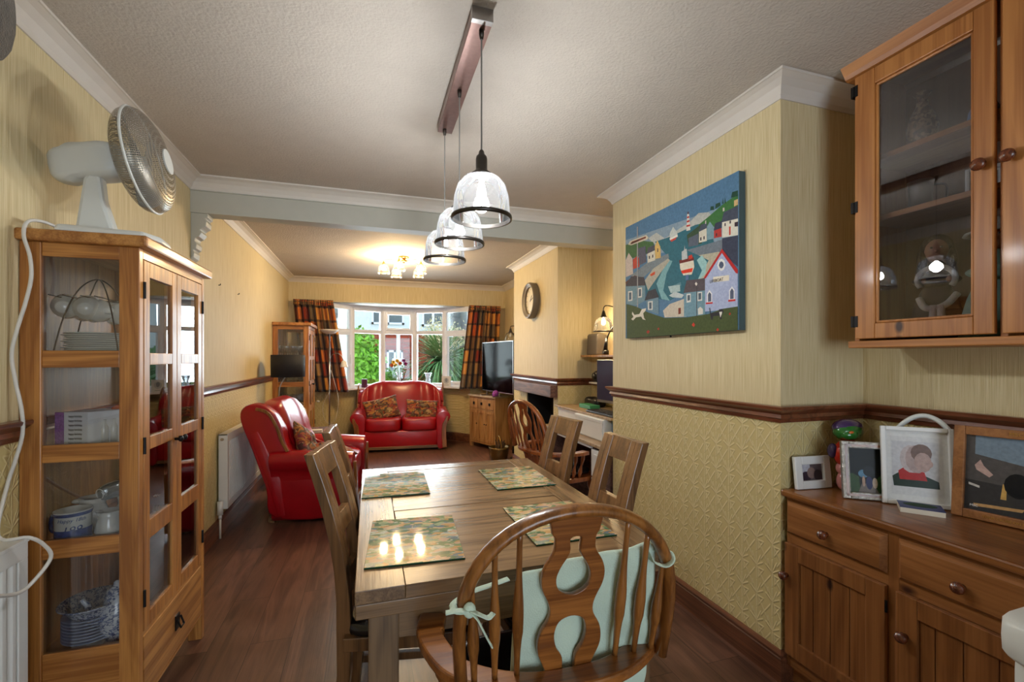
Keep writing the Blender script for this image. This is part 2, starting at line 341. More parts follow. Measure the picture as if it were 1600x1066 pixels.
def ramp_cells(name, cols, scale, rough=.15, coat=0, stretch=(1, 1, 1), distort=.0, kind='leaf'):
    """irregular painted leaf-like patches"""
    m, n, l, b = newmat(name); setp(b, rough, coat=coat)
    tc = n.new('ShaderNodeTexCoord'); mp = n.new('ShaderNodeMapping'); mp.inputs['Scale'].default_value = stretch; l.new(tc.outputs['Object'], mp.inputs[0])
    nz = n.new('ShaderNodeTexNoise'); nz.inputs['Scale'].default_value = scale*.5; nz.inputs['Detail'].default_value = 2; l.new(mp.outputs[0], nz.inputs['Vector'])
    va = n.new('ShaderNodeVectorMath'); va.operation = 'SCALE'; va.inputs['Scale'].default_value = distort; l.new(nz.outputs['Color'], va.inputs[0])
    v2 = n.new('ShaderNodeVectorMath'); v2.operation = 'ADD'; l.new(mp.outputs[0], v2.inputs[0]); l.new(va.outputs[0], v2.inputs[1])
    vo = n.new('ShaderNodeTexVoronoi'); vo.inputs['Scale'].default_value = scale; l.new(v2.outputs[0], vo.inputs['Vector'])
    sp = n.new('ShaderNodeSeparateXYZ'); l.new(vo.outputs['Color'], sp.inputs[0])
    r = n.new('ShaderNodeValToRGB'); r.color_ramp.interpolation = 'CONSTANT'; k = len(cols)
    while len(r.color_ramp.elements) < k: r.color_ramp.elements.new(.5)
    for i, c in enumerate(cols): r.color_ramp.elements[i].position = i/k; r.color_ramp.elements[i].color = lin(c)+(1,)
    l.new(sp.outputs[0], r.inputs[0])
    n3 = n.new('ShaderNodeTexNoise'); n3.inputs['Scale'].default_value = scale*3; l.new(v2.outputs[0], n3.inputs['Vector'])
    ov = n.new('ShaderNodeMix'); ov.data_type = 'RGBA'; ov.blend_type = 'OVERLAY'; ov.inputs[0].default_value = .45; l.new(r.outputs[0], ov.inputs[6]); l.new(n3.outputs['Fac'], ov.inputs[7]); l.new(ov.outputs[2], b.inputs['Base Color'])
    return m
def plaid(name, uvs=(7, 9), useuv=True, scale=9):
    m, n, l, b = newmat(name); setp(b, .85, spec=.15, sheen=.2)
    tc = n.new('ShaderNodeTexCoord'); mp = n.new('ShaderNodeMapping'); l.new(tc.outputs['UV' if useuv else 'Object'], mp.inputs[0])
    mp.inputs['Scale'].default_value = (uvs[0], uvs[1], 1) if useuv else (scale, scale, scale)
    fl = n.new('ShaderNodeVectorMath'); fl.operation = 'FLOOR'; l.new(mp.outputs[0], fl.inputs[0])
    wn_ = n.new('ShaderNodeTexWhiteNoise'); l.new(fl.outputs[0], wn_.inputs['Vector'])
    r = n.new('ShaderNodeValToRGB'); r.color_ramp.interpolation = 'CONSTANT'
    cs = [(186, 84, 36), (118, 84, 54), (206, 140, 64), (140, 52, 36), (112, 90, 64), (196, 108, 48), (168, 126, 76)]
    while len(r.color_ramp.elements) < len(cs): r.color_ramp.elements.new(.5)
    for i, c in enumerate(cs): r.color_ramp.elements[i].position = i/len(cs); r.color_ramp.elements[i].color = lin(c)+(1,)
    l.new(wn_.outputs['Value'], r.inputs[0])
    fr = n.new('ShaderNodeVectorMath'); fr.operation = 'FRACTION'; l.new(mp.outputs[0], fr.inputs[0]); sx = n.new('ShaderNodeSeparateXYZ'); l.new(fr.outputs[0], sx.inputs[0])
    cur = r.outputs[0]
    for k, thr, c in ((0, .2, (60, 44, 34)), (1, .16, (52, 40, 34))):
        lt = n.new('ShaderNodeMath'); lt.operation = 'LESS_THAN'; lt.inputs[1].default_value = thr; l.new(sx.outputs[k], lt.inputs[0])
        f8 = n.new('ShaderNodeMath'); f8.operation = 'MULTIPLY'; f8.inputs[1].default_value = .8; l.new(lt.outputs[0], f8.inputs[0])
        mx = n.new('ShaderNodeMix'); mx.data_type = 'RGBA'; l.new(f8.outputs[0], mx.inputs[0]); l.new(cur, mx.inputs[6]); mx.inputs[7].default_value = lin(c)+(1,); cur = mx.outputs[2]
    l.new(cur, b.inputs['Base Color'])
    nz = n.new('ShaderNodeTexNoise'); nz.inputs['Scale'].default_value = 240; l.new(tc.outputs['Object'], nz.inputs['Vector'])
    bp = n.new('ShaderNodeBump'); bp.inputs['Strength'].default_value = .3; bp.inputs['Distance'].default_value = .003; l.new(nz.outputs['Fac'], bp.inputs['Height']); l.new(bp.outputs[0], b.inputs['Normal'])
    return m
def brick():
    m, n, l, b = newmat('red_brick'); setp(b, .9)
    tc = n.new('ShaderNodeTexCoord'); mp = n.new('ShaderNodeMapping'); mp.inputs['Rotation'].default_value = (PI/2, 0, 0); l.new(tc.outputs['Object'], mp.inputs[0])
    br = n.new('ShaderNodeTexBrick'); br.inputs['Scale'].default_value = 1; br.inputs['Brick Width'].default_value = .5; br.inputs['Row Height'].default_value = .16; br.inputs['Mortar Size'].default_value = .02
    br.inputs['Color1'].default_value = lin((140, 48, 28))+(1,); br.inputs['Color2'].default_value = lin((164, 64, 38))+(1,); br.inputs['Mortar'].default_value = lin((120, 66, 50))+(1,)
    l.new(mp.outputs[0], br.inputs['Vector']); l.new(br.outputs['Color'], b.inputs['Base Color']); return m
def mesh_alpha(name, col, scale, thr):
    """perforated fan grille: fine crossing wires with open gaps"""
    m = bpy.data.materials.new(name); m.use_nodes = True; n = m.node_tree.nodes; l = m.node_tree.links; b = n['Principled BSDF']; setp(b, .35, .6)
    b.inputs['Base Color'].default_value = lin(col)+(1,)
    tc = n.new('ShaderNodeTexCoord'); mp = n.new('ShaderNodeMapping'); l.new(tc.outputs['UV'], mp.inputs[0]); mp.inputs['Scale'].default_value = scale
    fr = n.new('ShaderNodeVectorMath'); fr.operation = 'FRACTION'; l.new(mp.outputs[0], fr.inputs[0]); sx = n.new('ShaderNodeSeparateXYZ'); l.new(fr.outputs[0], sx.inputs[0])
    a = []
    for k in (0, 1):
        q = n.new('ShaderNodeMath'); q.operation = 'LESS_THAN'; q.inputs[1].default_value = thr; l.new(sx.outputs[k], q.inputs[0]); a.append(q.outputs[0])
    mxx = n.new('ShaderNodeMath'); mxx.operation = 'MAXIMUM'; l.new(a[0], mxx.inputs[0]); l.new(a[1], mxx.inputs[1]); l.new(mxx.outputs[0], b.inputs['Alpha'])
    return m
def paintmat():
    m, n, l, b = newmat('painted_picture'); setp(b, .6, spec=.12)
    a = n.new('ShaderNodeVertexColor'); a.layer_name = 'paint'; nz = n.new('ShaderNodeTexNoise'); nz.inputs['Scale'].default_value = 90
    tc = n.new('ShaderNodeTexCoord'); l.new(tc.outputs['Object'], nz.inputs['Vector'])
    ov = n.new('ShaderNodeMix'); ov.data_type = 'RGBA'; ov.blend_type = 'OVERLAY'; ov.inputs[0].default_value = .3; l.new(a.outputs[0], ov.inputs[6]); l.new(nz.outputs['Fac'], ov.inputs[7]); l.new(ov.outputs[2], b.inputs['Base Color']); return m
def picture(name, polys, to3, parent, step=2e-5, world=False):
    """flat coloured shapes on a flat picture; to3(u, v, lift) -> point"""
    bm = bmesh.new(); cl = bm.loops.layers.float_color.new('paint')
    for i, (c, pts) in enumerate(polys):
        vs = [bm.verts.new(to3(u, v, step*(i+1))) for u, v in pts]
        try: f = bm.faces.new(vs)
        except ValueError: continue
        for lp in f.loops: lp[cl] = lin(c)+(1,)
    if world: bmesh.ops.translate(bm, verts=bm.verts, vec=-parent.location)
    me = bpy.data.meshes.new(name); bm.to_mesh(me); bm.free()
    return finish(me, name, M['paint'], parent)

M = dict(
 paper=wallpaper(), floor=floorboards(), paint=paintmat(),
 ceil=plain('ceiling_texture', (186, 177, 166), .8, bump=1.0, bscale=85, var=.03), cove=plain('cornice_paint', (210, 203, 194), .55, var=.02),
 beamw=plain('beam_paint', (180, 179, 168), .5, var=.02),
 dado=wood('dark_trim_y', (124, 70, 44), (84, 42, 24), 'Y', 1, .3, .3), skirt=wood('skirting_wood', (128, 80, 54), (86, 50, 34), 'Y', 1, .4),
 oakZ=wood('oak_upright', (188, 128, 64), (144, 88, 38), 'Z', 1.2, .4, .15), oakX=wood('oak_rail_x', (188, 128, 64), (144, 88, 38), 'X', 1, .4, .15), oakY=wood('oak_rail_y', (188, 132, 70), (144, 90, 42), 'Y', 1, .4, .15),
 tabX=wood('table_oak_x', (132, 102, 70), (94, 70, 46), 'X', 1.3, .27, .12), tabY=wood('table_oak_y', (132, 102, 70), (94, 70, 46), 'Y', 1.3, .27, .12), tabZ=wood('table_oak_z', (120, 94, 66), (84, 64, 44), 'Z', 1.3, .35, .1),
 chZ=wood('chair_oak', (122, 86, 52), (82, 56, 33), 'Z', 1.4, .28, .3),
 beech=wood('windsor_beech', (150, 96, 44), (108, 64, 25), 'Z', 1.3, .3, .35), beechX=wood('windsor_beech_flat', (154, 96, 44), (110, 62, 24), 'X', 1.3, .3, .35),
 cherry=wood('dark_windsor', (164, 90, 42), (116, 58, 24), 'Z', 1.3, .3, .4),
 pineZ=wood('pine_upright', (190, 128, 68), (158, 98, 46), 'Z', .8, .45, .1, knots=7), pineY=wood('pine_rail', (192, 130, 70), (160, 100, 48), 'Y', .8, .45, .1, knots=5),
 dresZ=wood('dresser_upright', (148, 96, 52), (116, 70, 34), 'Z', .8, .4, .15, knots=8, dark=(50, 22, 12)), dresY=wood('dresser_rail', (158, 104, 58), (126, 78, 38), 'Y', .8, .4, .15, knots=6, dark=(60, 28, 14)),
 dtop=wood('dresser_top', (150, 96, 50), (112, 66, 32), 'Y', 1, .3, .3),
 knob=wood('turned_knob', (120, 62, 34), (76, 34, 18), 'X', 3, .25, .5),
 walnut=wood('mantel_beam', (120, 84, 68), (78, 52, 44), 'Y', 1.5, .6),
 tvw=wood('light_oak', (192, 146, 92), (150, 104, 58), 'Z', 1.2, .45), tvt=wood('light_oak_top', (182, 158, 124), (150, 120, 86), 'X', 1.2, .4),
 leather=plain('red_leather', (160, 10, 24), .3, var=.12, scale=6, bump=.15, bscale=160, coat=.15),
 black=plain('black_leather', (18, 16, 18), .22, bump=.1, bscale=80, coat=.2),
 glass=glass('clear_glass'), pane=glass('window_glass', (.97, 1, .99), refl=.7), shade=glass('lamp_glass', (.98, .985, .985), .02, 1.5, .022), gware=glass('glassware', (.9, .93, .95), .03, 4.0, .06), cabg=glass('cabinet_glass', (.9, .9, .9), 0, 1.3), mirr=glass('dim_cabinet_glass', (.8, .8, .82), 0, 1.2), fglass=glass('picture_glass', (1, 1, 1), .15, .06),
 bulb=emit('bulb_glow', (1, .98, .94), 45), bulbw=emit('warm_bulb_glow', (1, .82, .5), 40),
 steel=plain('brushed_steel', (170, 166, 162), .28, 1, var=.05, scale=60), iron=plain('black_iron', (30, 28, 28), .45, .7), bronze=plain('gunmetal', (74, 70, 66), .35, .9), brass=plain('brass', (170, 132, 66), .3, 1), brassl=plain('polished_brass', (205, 170, 104), .25, 1),
 silver=plain('silver_frame', (190, 186, 178), .3, .9, bump=1, bscale=220, var=.3, scale=60),
 white=plain('white_paint', (226, 226, 224), .45, var=.02), upvc=plain('white_upvc', (236, 236, 240), .3, var=.01), radi=plain('radiator_enamel', (220, 220, 216), .35, var=.02), plas=plain('white_plastic', (218, 222, 220), .35, var=.02), teal=plain('pale_blue_plastic', (176, 206, 222), .4),
 fanp=plain('fan_plastic', (206, 208, 204), .4, var=.02), fanb=plain('fan_blade', (150, 158, 160), .3), cable=plain('white_cable', (212, 208, 200), .5), mint=plain('mint_fabric', (196, 214, 196), .9, var=.05, bump=.4, bscale=300, spec=.1),
 china=plain('white_china', (222, 222, 214), .15, coat=.5, var=.01), bluec=plain('blue_transfer', (62, 84, 140), .2, coat=.4, var=.5, scale=70), willow=ramp_cells('willow_pattern', [(206, 212, 218), (120, 134, 166), (210, 214, 220), (70, 86, 130), (206, 210, 216)], 150, .15, .4, distort=.03), gilt=ramp_cells('gilt_pattern', [(214, 212, 206), (200, 178, 140), (218, 216, 208), (206, 190, 166), (220, 218, 210)], 220, .2, .4, distort=.02),
 dark=plain('dark_plastic', (24, 24, 26), .35), screen=plain('screen_glass', (4, 5, 7), .1, spec=.14, var=0), purple=plain('purple_wax', (86, 36, 66), .5), green=plain('green_box', (56, 140, 92), .5), cream=plain('cream_card', (222, 214, 196), .6),
 shadef=plain('navy_lampshade', (20, 22, 30), .8, bump=.2, bscale=200), stat=plain('carved_stone', (206, 184, 146), .5, var=.15, scale=30),
 clock=plain('clock_rim', (120, 108, 88), .45), clockf=plain('clock_face', (226, 214, 184), .4), 
 curtain=plaid('plaid_curtain', (6, 6.5)), cush=ramp_cells('patchwork_cushion', [(150, 96, 56), (96, 56, 36), (168, 112, 50), (112, 92, 60), (74, 36, 34), (150, 70, 36), (124, 44, 50), (86, 72, 50), (170, 140, 96)], 18, .8, 0, (1, 1.6, .8), .3),
 mats=ramp_cells('leafy_placemat', [(104, 122, 84), (184, 156, 112), (78, 102, 74), (170, 168, 148), (172, 132, 84), (128, 140, 128), (100, 112, 76), (176, 144, 118), (96, 108, 112), (144, 150, 112)], 34, .045, 0, (1, 1.9, 1), .09), matedge=plain('green_glass_edge', (14, 70, 48), .1),
 hedge=plain('hedge_leaf', (112, 170, 40), .6, var=.5, scale=9), palm=plain('cordyline_leaf', (98, 140, 80), .5, var=.3, scale=4), bloom=plain('cordyline_bloom', (206, 196, 150), .8, var=.15), bark=plain('bark', (90, 74, 58), .9, bump=1), brick=brick(), render=plain('white_render', (226, 232, 230), .8), slate=plain('roof_slate', (110, 104, 104), .8), pglass=plain('dark_pane', (60, 84, 90), .1, spec=.8), grass=plain('grass', (96, 130, 60), .95, var=.2), pave=plain('paving', (150, 146, 140), .9), recess=plain('near_black_recess', (16, 15, 15), .8), grey=plain('grey_case', (92, 84, 76), .6), straw=plain('basket', (92, 66, 40), .9, bump=1, bscale=90),
 gold=plain('gold_lettering', (206, 160, 84), .3, .8), wire=plain('wire_brown', (84, 60, 44), .35, .8), foil=plain('foil_roll', (150, 156, 158), .2, .6, var=.3, scale=60, bump=.8, bscale=60), pink=plain('pink_glaze', (214, 140, 134), .2, coat=.5), redg=plain('red_glaze', (206, 44, 22), .2, coat=.5), greeng=plain('green_glaze', (44, 112, 44), .15, coat=.6, var=.3, scale=30), purpg=plain('purple_glaze', (70, 52, 96), .2, coat=.5), orang=plain('orange_glaze', (216, 110, 50), .2, coat=.5), felt=plain('grey_felt', (84, 76, 66), .95, var=.4, scale=60, bump=1, bscale=200, sheen=.4), tealf=plain('teal_wool', (70, 110, 110), .95, bump=1, bscale=300), oranf=plain('orange_felt', (206, 90, 40), .9), tealc=plain('old_pewter', (110, 110, 112), .3, .9), brownv=ramp_cells('carved_vase', [(96, 74, 56), (150, 124, 98), (70, 52, 40), (130, 104, 80)], 110, .4, 0, (1, 1, 1), .01), jasper=plain('blue_jasper', (120, 146, 180), .6), lace=plain('white_lace', (214, 214, 206), .9, bump=1, bscale=200), skin=plain('doll_skin', (190, 140, 112), .5), dhair=plain('doll_hair', (54, 38, 30), .9, bump=1, bscale=150), dcloth=plain('dark_velvet', (50, 40, 44), .9), dmint=plain('mint_satin', (150, 190, 176), .5), fur=plain('white_fur', (216, 206, 194), .95, bump=1, bscale=220), duskb=plain('book_blue', (40, 52, 110), .4), lilac=plain('lilac_card', (150, 92, 160), .7, var=.3, scale=150))
PAINTING=[((84,120,150),[(0,0),(1,0),(1,1),(0,1)]),
((130,150,165),[(0,0.888),(0.994,0.808),(0.994,0.586),(0.008,0.703)]),
((176,178,172),[(0.263,0.818),(0.35,0.835),(0.433,0.761),(0.614,0.8),(0.642,0.801),(0.722,0.844),(0.798,0.819),(0.845,0.748),(0.696,0.71),(0.35,0.733)]),
((52,104,118),[(0.334,0.766),(0.48,0.758),(0.696,0.77),(0.798,0.755),(0.869,0.472),(0.798,0.4),(0.683,0.331),(0.48,0.265),(0.245,0.331),(0.226,0.475),(0.465,0.607)]),
((62,110,62),[(0.722,0.761),(0.798,0.79),(0.892,0.83),(0.994,0.856),(0.994,0.682),(0.869,0.706),(0.722,0.701)]),
((72,104,66),[(0,0.844),(0.151,0.839),(0.316,0.771),(0.35,0.693),(0.008,0.703)]),
((60,80,60),[(0.628,0.721),(0.683,0.739),(0.748,0.762),(0.748,0.622),(0.642,0.631)]),
((176,170,150),[(0.722,0.547),(0.869,0.528),(0.892,0.51),(0.798,0.388),(0.722,0.37),(0.798,0.491)]),
((150,190,190),[(0.709,0.516),(0.748,0.54),(0.785,0.483),(0.773,0.405),(0.709,0.361),(0.748,0.434)]),
((120,165,170),[(0.35,0.422),(0.417,0.528),(0.48,0.577),(0.504,0.565),(0.449,0.48),(0.417,0.355),(0.48,0.265),(0.401,0.291)]),
((110,120,130),[(0.628,0.611),(0.722,0.607),(0.845,0.603),(0.994,0.597),(0.994,0.438),(0.892,0.51),(0.869,0.528),(0.722,0.547)]),
((60,66,84),[(0.892,0.61),(0.994,0.595),(0.994,0.396),(0.946,0.452),(0.892,0.532)]),
((120,130,135),[(0.07,0.554),(0.263,0.622),(0.465,0.633),(0.473,0.599),(0.316,0.552),(0.169,0.487),(0.05,0.483)]),
((170,165,150),[(0.226,0.475),(0.316,0.552),(0.465,0.596),(0.48,0.577),(0.384,0.495),(0.263,0.384)]),
((214,210,196),[(0.892,0.72),(0.98,0.718),(0.994,0.702),(0.994,0.597),(0.892,0.615)]),
((70,76,92),[(0.886,0.716),(0.903,0.777),(0.994,0.782),(0.994,0.701)]),
((176,60,56),[(0.836,0.679),(0.886,0.683),(0.889,0.622),(0.836,0.629)]),
((60,66,84),[(0.832,0.68),(0.845,0.727),(0.892,0.725),(0.889,0.679)]),
((120,150,160),[(0.785,0.725),(0.807,0.752),(0.834,0.707),(0.836,0.626),(0.787,0.633)]),
((206,200,184),[(0.726,0.712),(0.783,0.721),(0.785,0.627),(0.726,0.634)]),
((72,80,96),[(0.722,0.71),(0.742,0.754),(0.785,0.754),(0.785,0.716)]),
((88,96,110),[(0.642,0.693),(0.722,0.701),(0.722,0.618),(0.642,0.631)]),
((190,60,50),[(0.938,0.669),(0.948,0.669),(0.948,0.615),(0.938,0.614)]),
((60,50,60),[(0.908,0.703),(0.916,0.702),(0.916,0.683),(0.908,0.683)]),
((60,50,60),[(0.941,0.706),(0.95,0.706),(0.95,0.687),(0.941,0.687)]),
((60,50,60),[(0.973,0.684),(0.994,0.682),(0.994,0.652),(0.973,0.657)]),
((60,50,60),[(0.85,0.657),(0.858,0.656),(0.858,0.637),(0.85,0.638)]),
((60,50,60),[(0.735,0.667),(0.745,0.667),(0.745,0.644),(0.735,0.645)]),
((60,50,60),[(0.76,0.667),(0.769,0.667),(0.769,0.644),(0.76,0.645)]),
((200,196,184),[(0.897,0.784),(0.897,0.808),(0.908,0.805),(0.908,0.784)]),
((200,170,120),[(0.97,0.786),(0.97,0.824),(0.994,0.824),(0.994,0.788)]),
((200,196,184),[(0.773,0.747),(0.773,0.77),(0.78,0.77),(0.78,0.748)]),
((40,72,58),[(0.81,0.829),(0.812,0.853),(0.834,0.846),(0.838,0.819)]),
((40,72,58),[(0.845,0.822),(0.848,0.854),(0.878,0.853),(0.882,0.829)]),
((40,72,58),[(0.908,0.833),(0.912,0.876),(0.918,0.83)]),
((40,72,58),[(0.892,0.835),(0.898,0.872),(0.903,0.834)]),
((40,72,58),[(0.95,0.85),(0.958,0.883),(0.994,0.878),(0.994,0.842)]),
((206,204,196),[(0.625,0.752),(0.632,0.873),(0.648,0.867),(0.658,0.747)]),
((176,56,50),[(0.631,0.854),(0.649,0.852),(0.649,0.839),(0.631,0.842)]),
((176,56,50),[(0.629,0.824),(0.652,0.823),(0.652,0.81),(0.629,0.811)]),
((176,56,50),[(0.626,0.793),(0.656,0.789),(0.656,0.776),(0.626,0.781)]),
((90,60,60),[(0.632,0.873),(0.639,0.894),(0.648,0.869)]),
((190,196,190),[(0.48,0.784),(0.511,0.824),(0.544,0.773),(0.554,0.733),(0.483,0.741)]),
((190,70,60),[(0.48,0.732),(0.544,0.739),(0.535,0.72),(0.496,0.714)]),
((226,222,210),[(0.477,0.746),(0.551,0.75),(0.548,0.736),(0.483,0.731)]),
((214,206,188),[(0.568,0.535),(0.683,0.528),(0.69,0.472),(0.669,0.423),(0.6,0.433),(0.574,0.488)]),
((112,50,48),[(0.565,0.554),(0.683,0.547),(0.688,0.521),(0.568,0.528)]),
((214,62,40),[(0.58,0.472),(0.68,0.469),(0.671,0.441),(0.591,0.448)]),
((196,60,48),[(0.642,0.563),(0.671,0.567),(0.677,0.539),(0.645,0.537)]),
((180,186,186),[(0.586,0.611),(0.628,0.623),(0.636,0.547),(0.588,0.548)]),
((180,180,180),[(0.606,0.616),(0.612,0.653),(0.616,0.615)]),
((186,196,196),[(0.473,0.306),(0.527,0.328),(0.606,0.288),(0.586,0.268),(0.504,0.287)]),
((90,130,140),[(0.468,0.371),(0.579,0.388),(0.583,0.362),(0.48,0.35)]),
((168,190,190),[(0.465,0.378),(0.571,0.37),(0.574,0.32),(0.489,0.322)]),
((200,80,50),[(0.284,0.512),(0.337,0.527),(0.334,0.501),(0.295,0.495)]),
((204,170,104),[(0.334,0.725),(0.361,0.771),(0.39,0.707),(0.395,0.62),(0.34,0.626)]),
((60,50,60),[(0.36,0.705),(0.369,0.703),(0.369,0.673),(0.36,0.675)]),
((206,200,184),[(0.256,0.694),(0.334,0.698),(0.34,0.615),(0.259,0.615)]),
((80,80,90),[(0.245,0.69),(0.263,0.74),(0.331,0.743),(0.337,0.697)]),
((60,50,60),[(0.272,0.668),(0.284,0.668),(0.284,0.644),(0.272,0.642)]),
((60,50,60),[(0.308,0.668),(0.319,0.668),(0.319,0.644),(0.308,0.642)]),
((180,70,52),[(0.091,0.688),(0.14,0.705),(0.169,0.678),(0.169,0.603),(0.095,0.604)]),
((90,90,104),[(0.151,0.767),(0.236,0.763),(0.245,0.626),(0.169,0.618)]),
((196,180,168),[(0.004,0.705),(0.041,0.762),(0.087,0.698),(0.095,0.562),(0.008,0.552)]),
((90,60,56),[(0,0.509),(0.112,0.544),(0.226,0.49),(0.23,0.43),(0.008,0.473)]),
((112,140,150),[(0.008,0.473),(0.233,0.438),(0.233,0.305),(0.131,0.278),(0.017,0.309)]),
((70,66,72),[(0.004,0.469),(0.07,0.546),(0.219,0.505),(0.238,0.431)]),
((108,136,150),[(0.238,0.312),(0.371,0.31),(0.374,0.174),(0.263,0.216)]),
((60,62,70),[(0.226,0.306),(0.263,0.377),(0.342,0.385),(0.378,0.309)]),
((206,206,200),[(0.033,0.419),(0.087,0.414),(0.087,0.328),(0.033,0.329)]),
((206,206,200),[(0.151,0.426),(0.198,0.422),(0.198,0.339),(0.151,0.341)]),
((206,206,200),[(0.263,0.293),(0.313,0.29),(0.313,0.216),(0.263,0.223)]),
((80,96,110),[(0.045,0.405),(0.074,0.404),(0.074,0.34),(0.045,0.34)]),
((80,96,110),[(0.162,0.414),(0.187,0.412),(0.187,0.352),(0.162,0.352)]),
((80,96,110),[(0.276,0.282),(0.301,0.28),(0.301,0.227),(0.276,0.229)]),
((196,186,170),[(0.417,0.196),(0.48,0.239),(0.606,0.259),(0.628,0.205),(0.628,0.125),(0.433,0.141)]),
((112,146,160),[(0.606,0.307),(0.773,0.295),(0.773,0.116),(0.606,0.128)]),
((86,78,84),[(0.602,0.302),(0.628,0.389),(0.779,0.374),(0.773,0.29)]),
((86,110,150),[(0.621,0.392),(0.621,0.43),(0.645,0.429),(0.645,0.392)]),
((206,206,200),[(0.628,0.291),(0.663,0.288),(0.663,0.227),(0.628,0.227)]),
((206,206,200),[(0.716,0.288),(0.751,0.284),(0.751,0.223),(0.716,0.224)]),
((80,96,110),[(0.636,0.28),(0.656,0.279),(0.656,0.241),(0.636,0.239)]),
((80,96,110),[(0.723,0.279),(0.744,0.278),(0.744,0.234),(0.723,0.233)]),
((200,190,170),[(0.549,0.211),(0.588,0.211),(0.588,0.143),(0.549,0.141)]),
((120,60,50),[(0.558,0.197),(0.58,0.197),(0.58,0.152),(0.558,0.15)]),
((166,176,206),[(0.773,0.382),(0.892,0.516),(0.994,0.365),(0.994,0.132),(0.773,0.144)]),
((176,44,44),[(0.762,0.376),(0.892,0.541),(0.994,0.38),(0.994,0.354),(0.982,0.361),(0.892,0.513),(0.779,0.371)]),
((222,222,220),[(0.86,0.441),(0.871,0.472),(0.889,0.478),(0.908,0.46),(0.916,0.427),(0.905,0.401),(0.886,0.396),(0.869,0.414)]),
((80,90,110),[(0.871,0.438),(0.878,0.456),(0.889,0.46),(0.901,0.448),(0.905,0.43),(0.898,0.416),(0.888,0.412),(0.878,0.42)]),
((222,214,196),[(0.832,0.369),(0.94,0.358),(0.94,0.322),(0.832,0.333)]),
((222,222,224),[(0.787,0.264),(0.805,0.288),(0.824,0.26),(0.824,0.197),(0.787,0.2)]),
((84,92,112),[(0.795,0.256),(0.805,0.273),(0.818,0.256),(0.818,0.207),(0.795,0.207)]),
((222,222,224),[(0.94,0.259),(0.958,0.282),(0.974,0.257),(0.974,0.193),(0.94,0.196)]),
((84,92,112),[(0.946,0.252),(0.958,0.269),(0.969,0.25),(0.969,0.201),(0.946,0.201)]),
((190,50,50),[(0.779,0.204),(0.829,0.201),(0.829,0.19),(0.779,0.193)]),
((190,50,50),[(0.934,0.199),(0.98,0.196),(0.98,0.184),(0.934,0.186)]),
((72,84,50),[(0.012,0.309),(0.131,0.269),(0.263,0.203),(0.433,0.137),(0.628,0.12),(0.798,0.124),(0.892,0.146),(0.994,0.148),(0.994,0),(0.019,0)]),
((70,66,72),[(0.708,0.348),(0.713,0.348),(0.713,0.116),(0.708,0.117)]),
((226,222,214),[(0.696,0.351),(0.705,0.363),(0.716,0.347),(0.707,0.333)]),
((150,150,150),[(0.14,0.959),(0.153,0.955),(0.154,0.259),(0.143,0.261)]),
((204,194,172),[(0.033,0.839),(0.06,0.861),(0.245,0.852),(0.271,0.822),(0.254,0.81),(0.07,0.82)]),
((120,66,56),[(0.064,0.835),(0.081,0.849),(0.238,0.842),(0.245,0.829),(0.238,0.826),(0.074,0.83)]),
((220,212,196),[(0.081,0.21),(0.087,0.231),(0.112,0.199),(0.169,0.2),(0.198,0.238),(0.245,0.239),(0.238,0.219),(0.212,0.201),(0.223,0.158),(0.241,0.141),(0.208,0.15),(0.189,0.176),(0.131,0.176),(0.095,0.152),(0.074,0.166),(0.101,0.185)]),
((50,50,54),[(0.804,0.163),(0.81,0.166),(0.816,0.128),(0.869,0.129),(0.874,0.146),(0.897,0.146),(0.905,0.128),(0.892,0.107),(0.892,0.079),(0.88,0.079),(0.874,0.103),(0.834,0.106),(0.827,0.08),(0.816,0.086),(0.81,0.122)]),
((220,216,206),[(0.874,0.128),(0.894,0.128),(0.892,0.113),(0.882,0.091),(0.878,0.112)]),
((214,210,200),[(0.719,0.169),(0.738,0.182),(0.758,0.163),(0.758,0.129),(0.722,0.128)]),
((190,60,44),[(0.671,0.06),(0.685,0.078),(0.698,0.059),(0.688,0.044)]),
((190,60,44),[(0.854,0.011),(0.864,0.024),(0.873,0.012),(0.864,0)]),
((170,56,44),[(0.248,0.042),(0.267,0.056),(0.284,0.039),(0.263,0.023)]),
((170,56,44),[(0.938,0.107),(0.946,0.117),(0.952,0.105),(0.944,0.098)]),
((170,56,44),[(0.36,0.057),(0.376,0.067),(0.384,0.053),(0.371,0.046)])]
# ---------------------------------------------------------------- room shell
XL, XR, XA, XB, YB, YW = -1.11, 2.15, 1.664, 1.78, -3.0, 7.2
ZC = 2.544; BX, BY, BR = .475, 6.58, 1.25      # bay arc centre and radius
A0 = math.asin(1.085/BR)
def arc(r=BR, n=20, a=A0): return [(BX+r*math.sin(-a+2*a*i/n), BY+r*math.cos(-a+2*a*i/n)) for i in range(n+1)]
def clip_arc(r, n=20):        # the same arc pulled in, ending on the inner wall line
    a = math.acos((YW-BY)/r); return arc(r, n, a)
b = B(); b.box(XL-.15, YB-.15, -.1, XR+.15, YW+.02, 0); ao = arc(BR+.12, 20, A0+.06)
b.prism([(x, y) for x, y in ao], lambda u, v: (u, v, -.1), lambda u, v: (u, v, 0))
struct(b.out('floor', M['floor']))
b = B(); b.box(XL-.15, YB-.15, ZC, XR+.15, YW+.15, ZC+.1); struct(b.out('ceiling', M['ceil']))
def wall(name, *boxes):
    b = B()
    for q in boxes: b.box(*q)
    return struct(b.out(name, M['paper']))
wall('wall_left', (XL-.15, YB, 0, XL, YW+.12, ZC))
wall('wall_right', (XR, YB, 0, XR+.15, YW+.12, ZC))
wall('wall_dining_breast', (XA, 1.49, 0, XR, 2.875, ZC))
